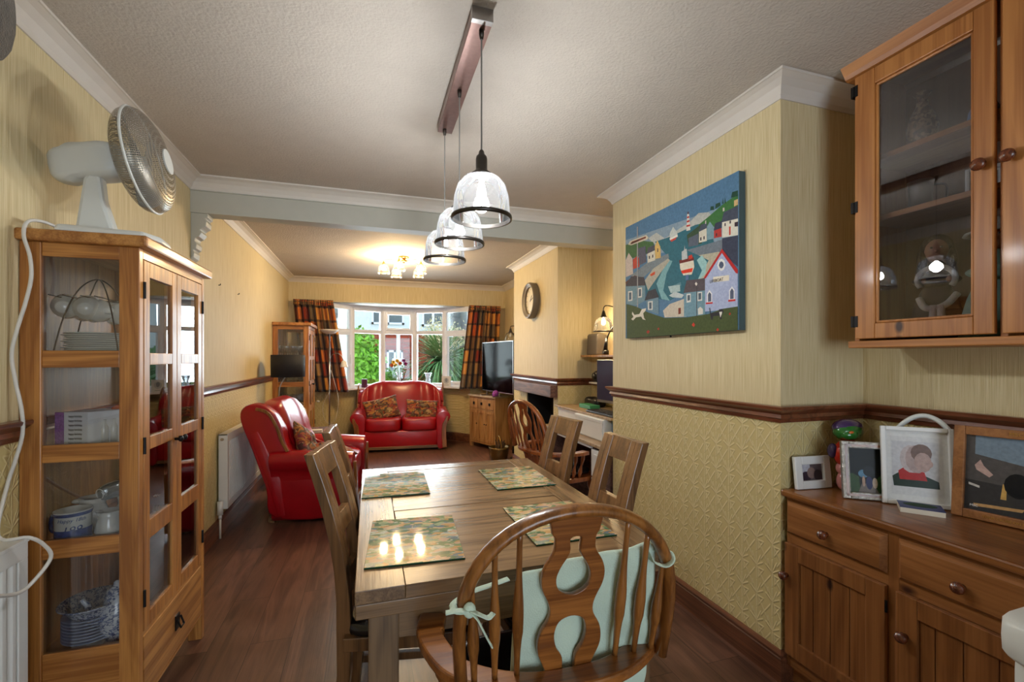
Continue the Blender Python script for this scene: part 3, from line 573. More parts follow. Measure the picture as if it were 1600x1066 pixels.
# living-room chimney breast built round its fireplace opening
wall('wall_living_breast', (XB, 4.14, 0, XR, 4.25, ZC), (XB, 5.06, 0, XR, 5.555, ZC), (XB, 4.25, .965, XR, 5.06, ZC))
b = B(); b.box(2.08, 4.25, 0, XR, 5.06, .965); b.box(XB+.01, 4.25, 0, 2.08, 4.262, .965); b.box(XB+.01, 5.048, 0, 2.08, 5.06, .965); struct(b.out('trim_7', M['recess']))  # fireplace lining in one even near-black colour
wall('wall_far', (XL, YW, 0, BX-1.085, YW+.12, ZC), (BX+1.085, YW, 0, XR, YW+.12, ZC), (BX-1.085, YW, 2.2, BX+1.085, YW+.12, ZC))
# wall behind the viewer; its unseen patio door is added to carry the fill
wall('wall_back', (XL-.15, YB-.15, 0, -.55, YB, ZC), (1.65, YB-.15, 0, XR+.15, YB, ZC), (-.55, YB-.15, 2.2, 1.65, YB, ZC))
b = B()
for x0, x1 in ((-.55, -.47), (.51, .59), (1.57, 1.65)): b.box(x0, YB-.12, 0, x1, YB-.05, 2.2)
for z0, z1 in ((0, .1), (2.1, 2.2)): b.box(-.55, YB-.12, z0, 1.65, YB-.05, z1)
pd = struct(b.out('door_1', M['upvc'])); b = B(); b.box(-.47, YB-.09, .1, 1.57, YB-.08, 2.1); b.out('door_glass', M['pane'], pd)
# bay: wall under the sill, soffit, roof
b = B(); a1 = arc(BR); a2 = arc(BR+.12, 20, A0)
for i in range(20):
    p, q, r, s_ = a1[i], a1[i+1], a2[i+1], a2[i]
    b.prism([p, q, r, s_], lambda u, v: (u, v, 0), lambda u, v: (u, v, .87))
struct(b.out('wall_bay', M['paper'], weld=True))
b = B(); b.prism([(x, y) for x, y in arc(BR+.12, 20, A0)], lambda u, v: (u, v, 2.2), lambda u, v: (u, v, 2.3)); struct(b.out('trim_1', M['cove']))
b = B(); i1 = clip_arc(BR-.16); o1 = arc(BR+.06, 20, A0)
for i in range(20): b.prism([i1[i], i1[i+1], o1[i+1], o1[i]], lambda u, v: (u, v, .87), lambda u, v: (u, v, .895))
struct(b.out('window_sill', M['upvc'], weld=True)); bpy.data.objects['window_sill'].name = 'trim_2'
bpy.data.objects['trim_2']['label'] = 'white curved window sill'
# five window casements round the arc
def strip_box(b, p, q, off0, off1, s0, s1, z0, z1):
    P = Vector((p[0], p[1])); Q = Vector((q[0], q[1])); t = Q-P; L = t.length; t /= L; nn = Vector((t.y, -t.x))   # nn -> room side
    pts = [P+t*s+nn*o for s, o in ((s0, off0), (s1, off0), (s1, off1), (s0, off1))]
    b.prism([(v.x, v.y) for v in pts], lambda u, v: (u, v, z0), lambda u, v: (u, v, z1))
w5 = arc(BR+.02, 5, A0)
for k in range(5):
    p, q = w5[k], w5[k+1]; L = math.dist(p, q)
    b = B(); zt = 1.79
    strip_box(b, p, q, -.03, .035, .0, .045, .895, 2.2); strip_box(b, p, q, -.03, .035, L-.045, L, .895, 2.2)
    strip_box(b, p, q, -.03, .035, .045, L-.045, .895, .94); strip_box(b, p, q, -.03, .035, .045, L-.045, 2.12, 2.2); strip_box(b, p, q, -.03, .035, .045, L-.045, zt-.03, zt+.03)
    w = struct(b.out('window_%d' % (k+1), M['upvc'], bevel=.004))
    if k in (0, 2, 4):      # opening lights carry their own inner sash
        b = B(); lo, hi = (zt+.03, 2.12) if k == 2 else (.94, zt-.03)
        strip_box(b, p, q, .0, .055, .045, .085, lo, hi); strip_box(b, p, q, .0, .055, L-.085, L-.045, lo, hi); strip_box(b, p, q, .0, .055, .085, L-.085, lo, lo+.04); strip_box(b, p, q, .0, .055, .085, L-.085, hi-.04, hi)
        b.out('sash', M['upvc'], w, bevel=.004)
        b = B()
        if k == 2: strip_box(b, p, q, .055, .075, L/2-.05, L/2+.05, lo+.01, lo+.025)
        else: strip_box(b, p, q, .055, .075, (.06 if k == 4 else L-.08), (.08 if k == 4 else L-.06), 1.28, 1.42)
        b.out('window_handle', M['upvc'], w, bevel=.003)
    for lo, hi in ((.94, zt-.03), (zt+.03, 2.12)):
        b = B(); strip_box(b, p, q, -.004, .002, .045, L-.045, lo, hi); b.out('glass_pane', M['pane'], w)
for k in range(4):
    x, y = w5[k+1]; b = B(); b.cyl((x, y, .895), (x, y, 2.2), .04, n=12); o = struct(b.out('trim_%d' % (k+3), M['upvc'], smooth=False))
# beam between the two rooms, with a corbel at each end
b = B(); b.box(XL, 3.44, 2.318, XR, 3.56, ZC); b.box(XL, 3.43, 2.46, XR, 3.44, 2.466); struct(b.out('beam', M['beamw'])); bpy.data.objects['beam']['label'] = 'white painted beam across the ceiling between the two rooms'
bpy.data.objects['beam'].name = 'trim_8'
prof = [(0, 0), (.085, 0), (.085, -.02), (.07, -.03), (.078, -.05), (.075, -.075), (.055, -.09), (.045, -.1), (.055, -.115), (.04, -.14), (.022, -.15), (.02, -.17), (.03, -.185), (.026, -.21), (.012, -.22), (.018, -.24), (.014, -.265), (0, -.28)]
for nm, x0, sg, lab in (('corbel', XL, 1, 'white scrolled plaster corbel under the left end of the beam'), ('corbel', XR, -1, 'white plaster corbel under the right end of the beam in the desk alcove')):
    b = B(); b.prism(prof, lambda u, v: (x0+sg*u*1.15, 3.445, 2.318+v*1.1), lambda u, v: (x0+sg*u*1.15, 3.555, 2.318+v*1.1))
    tag(struct(b.out(nm, M['beamw'], bevel=.004)), lab)
# mouldings swept round the rooms (interior lies to the left of the path)
def moulding(name, path, prof, mat, closed=False, z=0.0):
    n = len(path); P = [Vector(p) for p in path]; b = B(); rings = []
    for i in range(n):
        def nrm(a, c): t = (c-a).normalized(); return Vector((-t.y, t.x))
        if closed or 0 < i < n-1:
            n1 = nrm(P[i-1], P[i]); n2 = nrm(P[i], P[(i+1) % n]); mt = (n1+n2); mt = mt/max(.3, mt.length_squared/2)
        else: mt = nrm(P[0], P[1]) if i == 0 else nrm(P[-2], P[-1])
        rings.append(b.v([(P[i].x+mt.x*d, P[i].y+mt.y*d, z+h) for d, h in prof]))
    R = rings + ([rings[0]] if closed else []); m = len(prof)
    for r0, r1 in zip(R, R[1:]):
        for k in range(m): b.m.faces.new((r0[k], r0[(k+1) % m], r1[(k+1) % m], r1[k]))
    if not closed: b.m.faces.new(rings[0]); b.m.faces.new(rings[-1][::-1])
    return struct(b.out(name, mat))
CO = [(0, 0), (.0, -.078), (.006, -.078), (.012, -.06), (.03, -.035), (.055, -.018), (.078, -.010), (.084, -.010), (.084, 0)]
moulding('cornice', [(XR, YB), (XR, 1.49), (XA, 1.49), (XA, 2.875), (XR, 2.875), (XR, 3.44), (XL, 3.44), (XL, YB)], CO, M['cove'], True, ZC).name = 'trim_9'
moulding('cornice', [(XR, 3.56), (XR, 4.14), (XB, 4.14), (XB, 5.555), (XR, 5.555), (XR, YW), (XL, YW), (XL, 3.56)], CO, M['cove'], True, ZC).name = 'trim_10'
DA = [(0, -.07), (.008, -.07), (.012, -.055), (.02, -.05), (.014, -.035), (.03, -.022), (.04, -.014), (.042, -.004), (.038, 0), (0, 0)]
moulding('d', [(XR, YB+.0), (XR, 1.49), (XA, 1.49), (XA, 2.875), (XR, 2.875), (XR, 4.14), (XB, 4.14), (XB, 5.555), (XR, 5.555), (XR, YW), (1.75, YW)], DA, M['dado'], z=1.164).name = 'trim_11'
moulding('d', [(-.8, YW), (XL, YW), (XL, YB)], DA, M['dado'], z=1.164).name = 'trim_12'
SK = [(0, 0), (.018, 0), (.018, .1), (.014, .105), (.016, .115), (.008, .13), (0, .131)]
moulding('s', [(XR, -.4), (XR, 1.49), (XA, 1.49), (XA, 2.875), (XR, 2.875), (XR, 4.14), (XB, 4.14), (XB, 4.25)], SK, M['skirt']).name = 'baseboard_right'
moulding('s', [(XB, 5.06), (XB, 5.555), (XR, 5.555), (XR, YW)] + arc(BR)[::-1] + [(XL, YW), (XL, YB)], SK, M['skirt']).name = 'baseboard_far'
# socket, nails
t = thing('wall_socket', 'small cream double socket low on the left wall beside the glazed cabinet', 'socket', (XL, 3.25, .24))
b = B(); b.box(0, -.07, -.04, .009, .07, .04); b.out('plate', M['cream'], t, bevel=.004)
parts('switch', [(.009, -.05, .012, .013, -.03, .026), (.009, .03, .012, .013, .05, .026)], M['white'], t)
for y, z, w_ in ((4.02, 1.93, 'nearer the beam'), (4.55, 1.93, 'nearer the window')):
    b = B(); b.cyl((0, 0, 0), (.012, 0, 0), .003); b.cyl((.012, 0, 0), (.014, 0, .012), .003); o = b.out('picture_hook', M['iron']); o.location = (XL, y, z)
    tag(o, 'tiny bare picture hook on the left wall, the one '+w_, 'hook')

# ---------------------------------------------------------------- outside the bay
b = B(); b.box(-14, 8.2, -.45, 16, 34, -.35); g = tag(b.out('front_lawn', M['grass']), kind='structure'); g.name = 'ground'
b = B(); b.box(-14, 14.5, -.35, 16, 19, -.33); struct(b.out('ground_road', M['pave']))
def house(label, x0, x1, y, zb, z1, wins, roof=True, door=None, base='brick', gutter=True):
    t = thing('house', label, 'house', ((x0+x1)/2, y+3, -.35))
    b = B(); b.box(x0, y, -.35, x1, y+6, zb); b.out('lower_wall', M[base], t, world=True)
    b = B(); b.box(x0, y-.03, zb, x1, y+6, z1); b.out('upper_wall', M['render'], t, world=True)
    b = B(); b.prism([(-.3, 0), (6.3, 0), (3, 2.6)], lambda u, v: (x0-.3, y+u, z1+v), lambda u, v: (x1+.3, y+u, z1+v)); b.out('roof', M['slate'], t, world=True)
    b = B(); b.sweep([(x0-.2, y-.1, z1-.08), (x1+.2, y-.1, z1-.08)], .07); b.sweep([(x0+.9, y-.1, z1-.1), (x0+.9, y-.06, z1-.5), (x0+.5, y-.06, z1-1), (x0+.5, y-.06, 0)], .06); b.out('gutter', M['iron'], t, world=True)
    for wx0, wx1, wz0, wz1 in wins:
        b = B()
        for q in ((wx0, wz0, wx0+.09, wz1), (wx1-.09, wz0, wx1, wz1), (wx0, wz0, wx1, wz0+.09), (wx0, wz1-.09, wx1, wz1), ((wx0+wx1)/2-.05, wz0, (wx0+wx1)/2+.05, wz1)): b.box(q[0], y-.1, q[1], q[2], y-.02, q[3])
        f = b.out('window', M['upvc'], t, world=True)
        f2 = B(); f2.box(wx0+.09, y-.06, wz0+.09, wx1-.09, y-.035, wz1-.09); 
        bmesh.ops.translate(f2.m, verts=f2.m.verts, vec=-t.location); f2.out('pane', M['pglass'], f)
    return t
house('red brick and white rendered house across the road, seen through the middle panes', -3.2, 3.6, 21, 2.55, 5.6, [(.75, 1.45, .35, 1.7), (.1, 1.5, 2.85, 3.7), (-2.0, -1.0, 2.7, 4.3), (2.3, 3.3, 2.8, 4.4)])
house('pale house with grey roof on the right beyond the spiky palm', 4.6, 12, 22, .2, 4.4, [(5.2, 6.6, 2.6, 3.9), (5.3, 6.3, .5, 1.7)], base='render')
house('slate and white house far left beyond the left casement', -11, -4.3, 21, 1.0, 3.6, [(-6.4, -5.1, 1.9, 3.3)], base='render')
def bush(label, c, r, mat, nl, ls, name='hedge', e=.7, seed=1):
    rnd = random.Random(seed); b = B(); b.ell((0, 0, 0), (r[0]*.9, r[1]*.9, r[2]*.93), e, e, 24, 16)
    for i in range(nl):
        d = Vector((rnd.gauss(0, 1), rnd.gauss(0, 1), rnd.gauss(0, 1))).normalized()
        sg = lambda x, p: math.copysign(abs(x)**p, x); hx = math.sqrt(max(0, 1-d.z*d.z)); th = math.atan2(d.y, d.x)
        p = Vector((r[0]*hx**e*sg(math.cos(th), e), r[1]*hx**e*sg(math.sin(th), e), r[2]*sg(d.z, e)))*rnd.uniform(.9, 1.06)
        u = Vector((rnd.gauss(0, 1), rnd.gauss(0, 1), rnd.gauss(0, 1))).normalized(); w = u.cross(d+Vector((.01, 0, 0))).normalized(); s_ = ls*rnd.uniform(.6, 1.3)
        b.face([p, p+u*s_*.5+w*s_*.3, p+u*s_, p+u*s_*.5-w*s_*.3])
    o = b.out(name, mat); o.location = c; return tag(o, label, 'shrub')
bush('bright green clipped hedge outside the second window pane', (-.75, 10.6, .8), (1.05, .8, 1.2), M['hedge'], 5200, .12, seed=2)
bush('small bright green bush outside the middle window pane', (.42, 11.6, .3), (.32, .4, .75), M['hedge'], 1500, .1, seed=3, name='bush')
bush('dark green shrub outside the right-hand pane behind the palm', (3.4, 13.3, .5), (1.1, .8, 1.15), M['palm'], 2500, .16, seed=4, name='bush')
def cordyline(label, c, h, n, L, seed, bloom=True):
    rnd = random.Random(seed); t = thing('cordyline_palm', label, 'palm tree', c)
    b = B(); b.cyl((0, 0, 0), (0, 0, h), .12, .08, 10); b.out('trunk', M['bark'], t)
    b = B()
    for i in range(n):
        a = rnd.uniform(0, 2*PI); el = rnd.uniform(-.75, 1.35); l = L*rnd.uniform(.75, 1.1); d = Vector((math.cos(a), math.sin(a), 0)); w = Vector((-d.y, d.x, 0))*rnd.uniform(.02, .036)
        pts = []
        for k in range(6):
            q = k/5; pts.append(Vector((0, 0, h))+d*l*q*math.cos(el)+Vector((0, 0, 1))*(l*q*math.sin(el)-.35*l*q*q))
        for k in range(5):
            w0 = w*(1-k/5)**.5; w1 = w*(1-(k+1)/5)**.5
            if k == 4: b.face([pts[4]-w0, pts[4]+w0, pts[5]])
            else: b.face([pts[k]-w0, pts[k]+w0, pts[k+1]+w1, pts[k+1]-w1])
    b.out('leaves', M['palm'], t)
    if bloom:
        b = B()
        for (ox, oz, rr) in ((-.1, .75, .34), (.32, .6, .3), (.0, .42, .3)):
            for i in range(420):
                d = Vector((rnd.gauss(0, 1), rnd.gauss(0, 1), rnd.gauss(0, .9)))*rr*.5; p = Vector((ox, -.1, h+oz))+d; s_ = .035
                u = Vector((rnd.gauss(0, 1), rnd.gauss(0, 1), rnd.gauss(0, 1))).normalized()*s_; w = u.orthogonal().normalized()*s_*.5
                b.face([p, p+u+w, p+u*2, p+u-w])
        b.out('bloom', M['bloom'], t)
    return t
cordyline('spiky cordyline palm with cream bloom outside the fourth pane', (1.68, 11.0, -.35), 1.6, 700, 1.45, 5)
cordyline('second spiky palm outside the right-hand casement', (4.4, 11.0, -.35), 1.5, 380, 1.4, 9)
t = thing('birdfeeder_post', 'thin white post standing outside the middle window', 'post', (.62, 10.4, -.35)); b = B(); b.cyl((0, 0, 0), (0, 0, 2.3), .04); b.out('post', M['white'], t); b = B(); b.cbox((0, 0, 1.6), (.26, .03, .2)); b.out('board', M['white'], t)
# ---------------------------------------------------------------- glazed oak cabinets
def cabinet(name, label, loc, D, Wd, rows_f, rows_s, shelves, H=1.80, drawer=True):
    """back against x=0, front at x=D, near side y=0, far side y=Wd; loc is the wall-side near corner on the floor"""
    t = thing(name, label, 'display cabinet', loc); z0 = .13; zt = H-.04
    b = B(); b.box(-.004, -.02, zt, D+.03, Wd+.02, H); b.out('top_board', M['oakY'], t, bevel=.008)
    b = B(); b.box(0, .012, z0, .015, Wd-.012, zt)
    o = b.out('back_panel', M['oakZ'], t)
    b = B(); pw = .058
    parts('corner_post', [(x0, y0, 0, x1, y0+.03, zt) for y0 in (0, Wd-.03) for x0, x1 in ((0, pw), (D-.06, D))], M['oakZ'], t, .003)
    zz = [(z0, rows_s[-1][1])] + [(rows_s[i+1][0], rows_s[i][1]) for i in range(len(rows_s)-1)][::-1] + [(rows_s[0][0], zt)]
    parts('side_rail', [(pw, y0, a, D-.06, y0+.022, c) for y0 in (.004, Wd-.026) for a, c in zz], M['oakX'], t, .002)
    parts('side_glass', [(.03, .012, rows_s[-1][1]-.005, D-.03, .014, zt-.02), (.03, Wd-.014, rows_s[-1][1]-.005, D-.03, Wd-.012, zt-.02)], M['cabg'], t)
    for z in shelves:
        b = B(); b.box(.012, .014, z-.018, D-.035, Wd-.014, z); b.out('shelf', M['oakY'], t)
    dz = rows_f[-1][1]-.055
    parts('front_rail', [(D-.02, .03, rows_f[0][0]+.06, D, Wd-.03, zt), (D-.02, .03, dz-.012, D-.004, Wd-.03, dz), (D-.02, .03, z0-.012, D-.002, Wd-.03, z0)], M['oakY'], t)
    if drawer:
        b = B(); b.box(D-.02, .036, z0+.004, D-.001, Wd-.036, dz-.016); dr = b.out('drawer', M['oakY'], t, bevel=.002)
        b = B(); b.cbox((D+.001, Wd/2, (z0+dz)/2), (.006, .04, .06)); b.sweep([(D+.006, Wd/2-.02, (z0+dz)/2+.015), (D+.02, Wd/2-.016, (z0+dz)/2-.02), (D+.02, Wd/2+.016, (z0+dz)/2-.02), (D+.006, Wd/2+.02, (z0+dz)/2+.015)], .004); b.out('handle', M['iron'], dr)
    ym = Wd/2; zlo = dz+.003 if drawer else z0+.004; zhi = rows_f[0][0]+.057
    for k, (a, c) in enumerate(((.036, ym-.002), (ym+.002, Wd-.036))):
        s0 = a+.045; s1 = c-.045
        b = B(); b.box(D-.022, a, zlo, D, s0+.0001, zhi); b.box(D-.022, s1-.0001, zlo, D, c, zhi)
        zz = [(zlo, rows_f[-1][1])] + [(rows_f[i+1][0], rows_f[i][1]) for i in range(len(rows_f)-1)] + [(rows_f[0][0], zhi)]
        for p, q in zz: b.box(D-.022, s0, p, D, s1, q)
        d = b.out('door', M['oakZ'], t, bevel=.002)
        b = B()
        for p, q in rows_f: b.box(D-.013, s0, q, D-.009, s1, p)
        b.out('door_glass', M['cabg'], d)
        yk = c-.02 if k == 0 else a+.02; zk = 1.03
        b = B(); b.lathe([(.006, 0), (.006, .012), (.013, .02), (.013, .026), (.006, .03)], (D, yk, zk), 12, Matrix.Rotation(PI/2, 4, 'Y')); b.out('knob', M['iron'], d, smooth=True)
        for zz_ in (zhi-.11, zlo+.12, (zhi+zlo)/2):
            b = B(); yh = a-.004 if k == 0 else c+.004; b.cyl((D+.003, yh, zz_-.03), (D+.003, yh, zz_+.03), .005, n=8); b.out('hinge', M['iron'], d)
    return t
RF = [(1.666, 1.387), (1.343, 1.078), (1.03, .77), (.70, .433)]
RS = [(1.713, 1.394), (1.336, 1.073), (1.014, .75), (.687, .367)]
SH = [1.365, 1.043, .72, .345]
cab = cabinet('china_cabinet', 'tall glazed oak cabinet full of crockery in the left foreground', (-1.108, 1.925, 0), .333, .66, RF, RS, SH)
cab2 = cabinet('display_cabinet', 'tall glazed oak cabinet of glassware in the far left corner', (-1.106, 6.05, 0), .40, .66, RF, RS, SH)

# fan
fy, fx = 2.33, -.985
t = thing('desk_fan', 'white desk fan with wire mesh cage on top of the crockery cabinet', 'fan', (-.93, 2.06, 1.80), rz=math.radians(6))
b = B(); b.prism([(-.10, -.14), (.15, -.13), (.185, -.05), (.185, .06), (.15, .13), (-.10, .14)], lambda u, v: (u, v, .0), lambda u, v: (u*.95, v*.92, .026)); b.out('base', M['fanp'], t, bevel=.01)
b = B(); b.prism([(-.085, .02), (.035, .02), (.028, .05), (.0, .15), (-.01, .25), (-.03, .265), (-.06, .22)], lambda u, v: (u, -.03, v), lambda u, v: (u, .03, v)); b.out('neck', M['fanp'], t, bevel=.012)
Rf = Matrix.Rotation(math.radians(-9), 4, 'Y') @ Matrix.Rotation(math.radians(-4), 4, 'Z')   # axis of the blades points along local +X
hc = Vector((.05, .0, .305))
def FM(p): return hc + (Rf @ Vector(p))
b = B(); b.ell((0, 0, 0), (.12, .065, .066), .5, .6, 20, 12, disp=lambda p: Vector((p.x, p.y*(1 - .25*(p.x < 0)), p.z-.012*(p.x < -.05))))
bmesh.ops.transform(b.m, matrix=Matrix.Translation(hc) @ Rf @ Matrix.Translation((-.10, 0, .0)), verts=b.m.verts); b.out('motor_housing', M['fanp'], t, smooth=True)
b = B(); R_ = .187
mg = mesh_alpha('fan_mesh', (150, 142, 128), (150, 34, 1), .36)
def cage(u, v):     # back dome + front dome along x
    a = 2*PI*u; q = v*2-1; r = R_*(1-abs(q)**2.6)**.55 if abs(q) < 1 else 0; x = .065+.075*q
    rr = max(r, .045); return FM((x, rr*math.cos(a), rr*math.sin(a)))
b.grid(cage, 60, 20); b.out('cage', mg, t, smooth=True)
b = B(); b.sweep([FM((.065, (R_+.002)*math.cos(i*PI/24), (R_+.002)*math.sin(i*PI/24))) for i in range(48)], .0045, closed=True, n=8); b.out('cage_ring', M['fanp'], t, smooth=True)
b = B(); b.cyl(FM((.138, 0, 0)), FM((.143, 0, 0)), .046, n=24); b.out('badge', M['fanp'], t, smooth=False)
for k in range(4):
    b = B(); a0 = k*PI/2+.4
    def bl(u, v): rr = .02+.145*v; a = a0+(u-.5)*(.9+.5*v*(1-v)*2); return FM((.045+.04*(u-.5), rr*math.cos(a), rr*math.sin(a)))
    b.grid(bl, 8, 8); b.out('blade', M['fanb'], t, smooth=True, solid=.003)
b = B(); b.cyl(FM((0, 0, 0)), FM((.075, 0, 0)), .03, .02, 16); b.out('hub', M['fanb'], t, smooth=True)
# power lead: over the cabinet top, down past its near side, looping by the radiator
pts = [(-1.02, 2.12, 1.812), (-1.045, 1.98, 1.825), (-1.075, 1.897, 1.812), (-1.075, 1.888, 1.76), (-1.055, 1.885, 1.68), (-1.05, 1.885, 1.6), (-1.075, 1.885, 1.5), (-1.085, 1.885, 1.42), (-1.06, 1.885, 1.32), (-1.045, 1.885, 1.24), (-1.065, 1.885, 1.14), (-1.08, 1.88, 1.06), (-1.03, 1.86, .98), (-.995, 1.83, .90), (-.99, 1.79, .86), (-.99, 1.72, .835), (-.975, 1.66, .832)]
pts = [(-1.02, 2.02, 1.812), (-1.05, 1.95, 1.83), (-1.068, 1.898, 1.818), (-1.072, 1.884, 1.77), (-1.055, 1.882, 1.70), (-1.052, 1.882, 1.63), (-1.066, 1.882, 1.55), (-1.088, 1.882, 1.46), (-1.10, 1.88, 1.38), (-1.09, 1.88, 1.29), (-1.075, 1.88, 1.20), (-1.073, 1.88, 1.12), (-1.09, 1.875, 1.03), (-1.10, 1.86, .96), (-1.05, 1.74, .84), (-.985, 1.75, .825), (-.965, 1.78, .79), (-.957, 1.80, .74), (-.975, 1.76, .69), (-.98, 1.70, .68), (-.975, 1.6, .72)]
b = B(); b.sweep(smooth_path(pts, 6), .0055, n=8); tag(b.out('power_lead', M['cable'], smooth=True), 'white electric lead trailing from the fan down past the cabinet', 'cable')
b = B(); b.box(0, 0, 0, .012, .11, .09); o = b.out('wooden_plaque', M['oakY'], bevel=.003); o.location = (-1.09, 2.47, 1.80); tag(o, 'small carved wooden plaque standing on the cabinet behind the fan', 'ornament')
# crockery in the near cabinet -------------------------------------------------
def plate_prof(r, h=.016): return [(0, .002), (r*.55, .0), (r*.6, .004), (r*.97, h), (r, h+.001), (r*.97, h+.003), (r*.6, .008), (0, .006)]
def oneplate(name, r, m, sub=None):
    b = B(); b.cap = False; b.lathe(plate_prof(r), n=28); return b.out(name, m, smooth=True, weld=True)
base_plate = oneplate('dinner_plate', .095, M['china'])
for i in range(11):
    o = base_plate if i == 0 else dup(base_plate, (0, 0, 0))
    o.location = (-.955+.004*((i*7) % 3-1), 2.055+.003*((i*5) % 3-1), 1.366+i*.0075)
    tag(o, 'white dinner plate in the neat pile below the cup rack', 'plate', 'white plates on the top shelf')
p2 = oneplate('side_plate', .07, M['gilt'])
for i in range(10):
    o = p2 if i == 0 else dup(p2, (0, 0, 0)); o.location = (-.875, 2.21, 1.366+i*.007); tag(o, 'patterned side plate in the smaller pile behind the white plates', 'plate', 'patterned side plates on the top shelf')
base_plate['label'] = 'lowest white dinner plate of the pile below the cup rack'; o_ = [q for q in bpy.data.objects if q.name.startswith('dinner_plate')][-1]; o_['label'] = 'topmost white dinner plate of the pile below the cup rack'
# wire cup tree with cups hanging on their sides
t = thing('cup_rack', 'brown wire rack of hanging teacups on the top cabinet shelf', 'rack', (-.955, 2.06, 1.366))
for sx in (-1, 1):
    b = B(); b.sweep([Vector(p)*1.26 for p in smooth_path([(sx*.02-.085, -.085*sx, .0), (sx*.01-.06, -.06*sx, .12), (-.03, -.03*sx, .2), (.0, .0, .232), (.03, .03*sx, .2), (.06, .06*sx, .12), (.08, .07*sx, 0)], 6)], .0025, n=6); b.out('hoop', M['wire'], t, smooth=True)
for q in (-.07, -.03, .02, .06):
    b = B(); b.sweep([(q-.03, -.09, .222), (q, 0, .212), (q+.03, .09, .222)], .002, n=6); b.out('hook', M['wire'], t)
b = B(); b.sweep([(-.09, 0, .212), (.09, 0, .212)], .0025, n=6); b.out('crossbar', M['wire'], t)
def cup(name, r, h, m, m2=None):
    t = thing(name, 'x', 'cup')
    b = B(); b.cap = False; b.lathe([(r*.88, h*.55), (r*.95, h*.78), (r*1.012, h*.97)], n=24); b.out('gilt_band', M['gilt'], t, smooth=True)
    b = B(); b.cap = False; b.lathe([(0, .004), (r*.45, 0), (r*.5, .006), (r*.85, h*.4), (r, h), (r*.97, h), (r*.8, h*.4), (r*.4, .01), (0, .01)], n=24); b.out('bowl', m, t, smooth=True, weld=True)
    b = B(); b.sweep(smooth_path([(r*.92, 0, h*.8), (r*1.45, 0, h*.75), (r*1.5, 0, h*.4), (r*.8, 0, h*.3)], 5), .004, n=6); b.out('handle', m, t, smooth=True); return t
c0 = cup('teacup', .045, .06, M['china'])
spots = [(-1.03, 2.0, 1.548, 0), (-.955, 1.975, 1.542, 0), (-.905, 2.02, 1.535, 1), (-.86, 2.06, 1.53, 1), (-.985, 2.12, 1.545, 1), (-.83, 2.13, 1.525, 1)]
for i, (x, y, z, g) in enumerate(spots):
    o = c0 if i == 0 else dup(c0, (0, 0, 0)); o.location = (x, y, z); o.rotation_euler = (-PI/2+.15, .2, 1.2 if g else .3)
    o['label'] = ['white teacup hanging at the left end of the wire rack', 'teacup hanging base outwards at the middle of the wire rack', 'gold patterned teacup hanging just right of the middle cup', 'gold patterned teacup hanging third along on the wire rack', 'teacup hanging at the back of the wire rack', 'rightmost teacup hanging on the wire rack'][i]; o['group'] = 'teacups hanging on the rack'
# gift box, tissue, parrot jug
t = thing('gift_box', 'gift box with purple and lettered panels and pictured bottles on second shelf', 'box', (-.96, 2.05, 1.044), rz=.0)
b = B(); b.prism([(-.085, -.06), (.02, -.09), (.1, -.02), (.0, .05)], lambda u, v: (u, v, 0), lambda u, v: (u, v, .135)); b.out('carton', M['white'], t, bevel=.001)
def side(ax, ay, bx, by, f0, f1, z0, z1): return lambda: None
b = B(); b.prism([(-.0865, -.0605), (-.057, -.0705), (-.057, -.068), (-.0865, -.058)], lambda u, v: (u, v-.0012, .0), lambda u, v: (u, v-.0012, .135)); b.out('purple_band', M['lilac'], t)
for i in range(8):
    me = xform(text_mesh('happy birthday', .0125, .0003), lambda p: Vector((-.019, -.08, .012+.0155*0)) + Vector((p.x*.6, -p.x*.17-.0022+p.z, p.y*.9)))
    me = xform(me, lambda p, i=i: p+Vector((0, 0, .0155*i))); finish(me, 'lettering', M['grey'], t)
for q in (.042, .062):
    b = B(); b.lathe([(.012, 0), (.012, .07), (.007, .085), (.007, .1), (0, .1)], (q+.01, -.058+(q-.04)*.9, .005), 14); b.out('bottle_picture', M['china'], t, smooth=True)
t = thing('parrot_jug', 'green and orange bird-shaped glazed jug beside the gift box', 'jug', (-.852, 2.09, 1.044))
b = B(); b.cap = False; b.lathe([(0, 0), (.04, 0), (.058, .03), (.062, .07), (.05, .11), (.035, .14)], n=24); b.out('body', M['greeng'], t, smooth=True)
b = B(); b.lathe([(.036, .139), (.04, .15), (.03, .17), (.028, .19), (.0, .19)], n=24); b.ell((-.045, -.03, .115), (.024, .02, .035)); b.out('head', M['orang'], t, smooth=True)
b = B(); b.cap = False; b.lathe([(.028, .185), (.045, .215), (.041, .215), (.025, .187)], n=20); b.out('spout', M['walnut'], t, smooth=True)
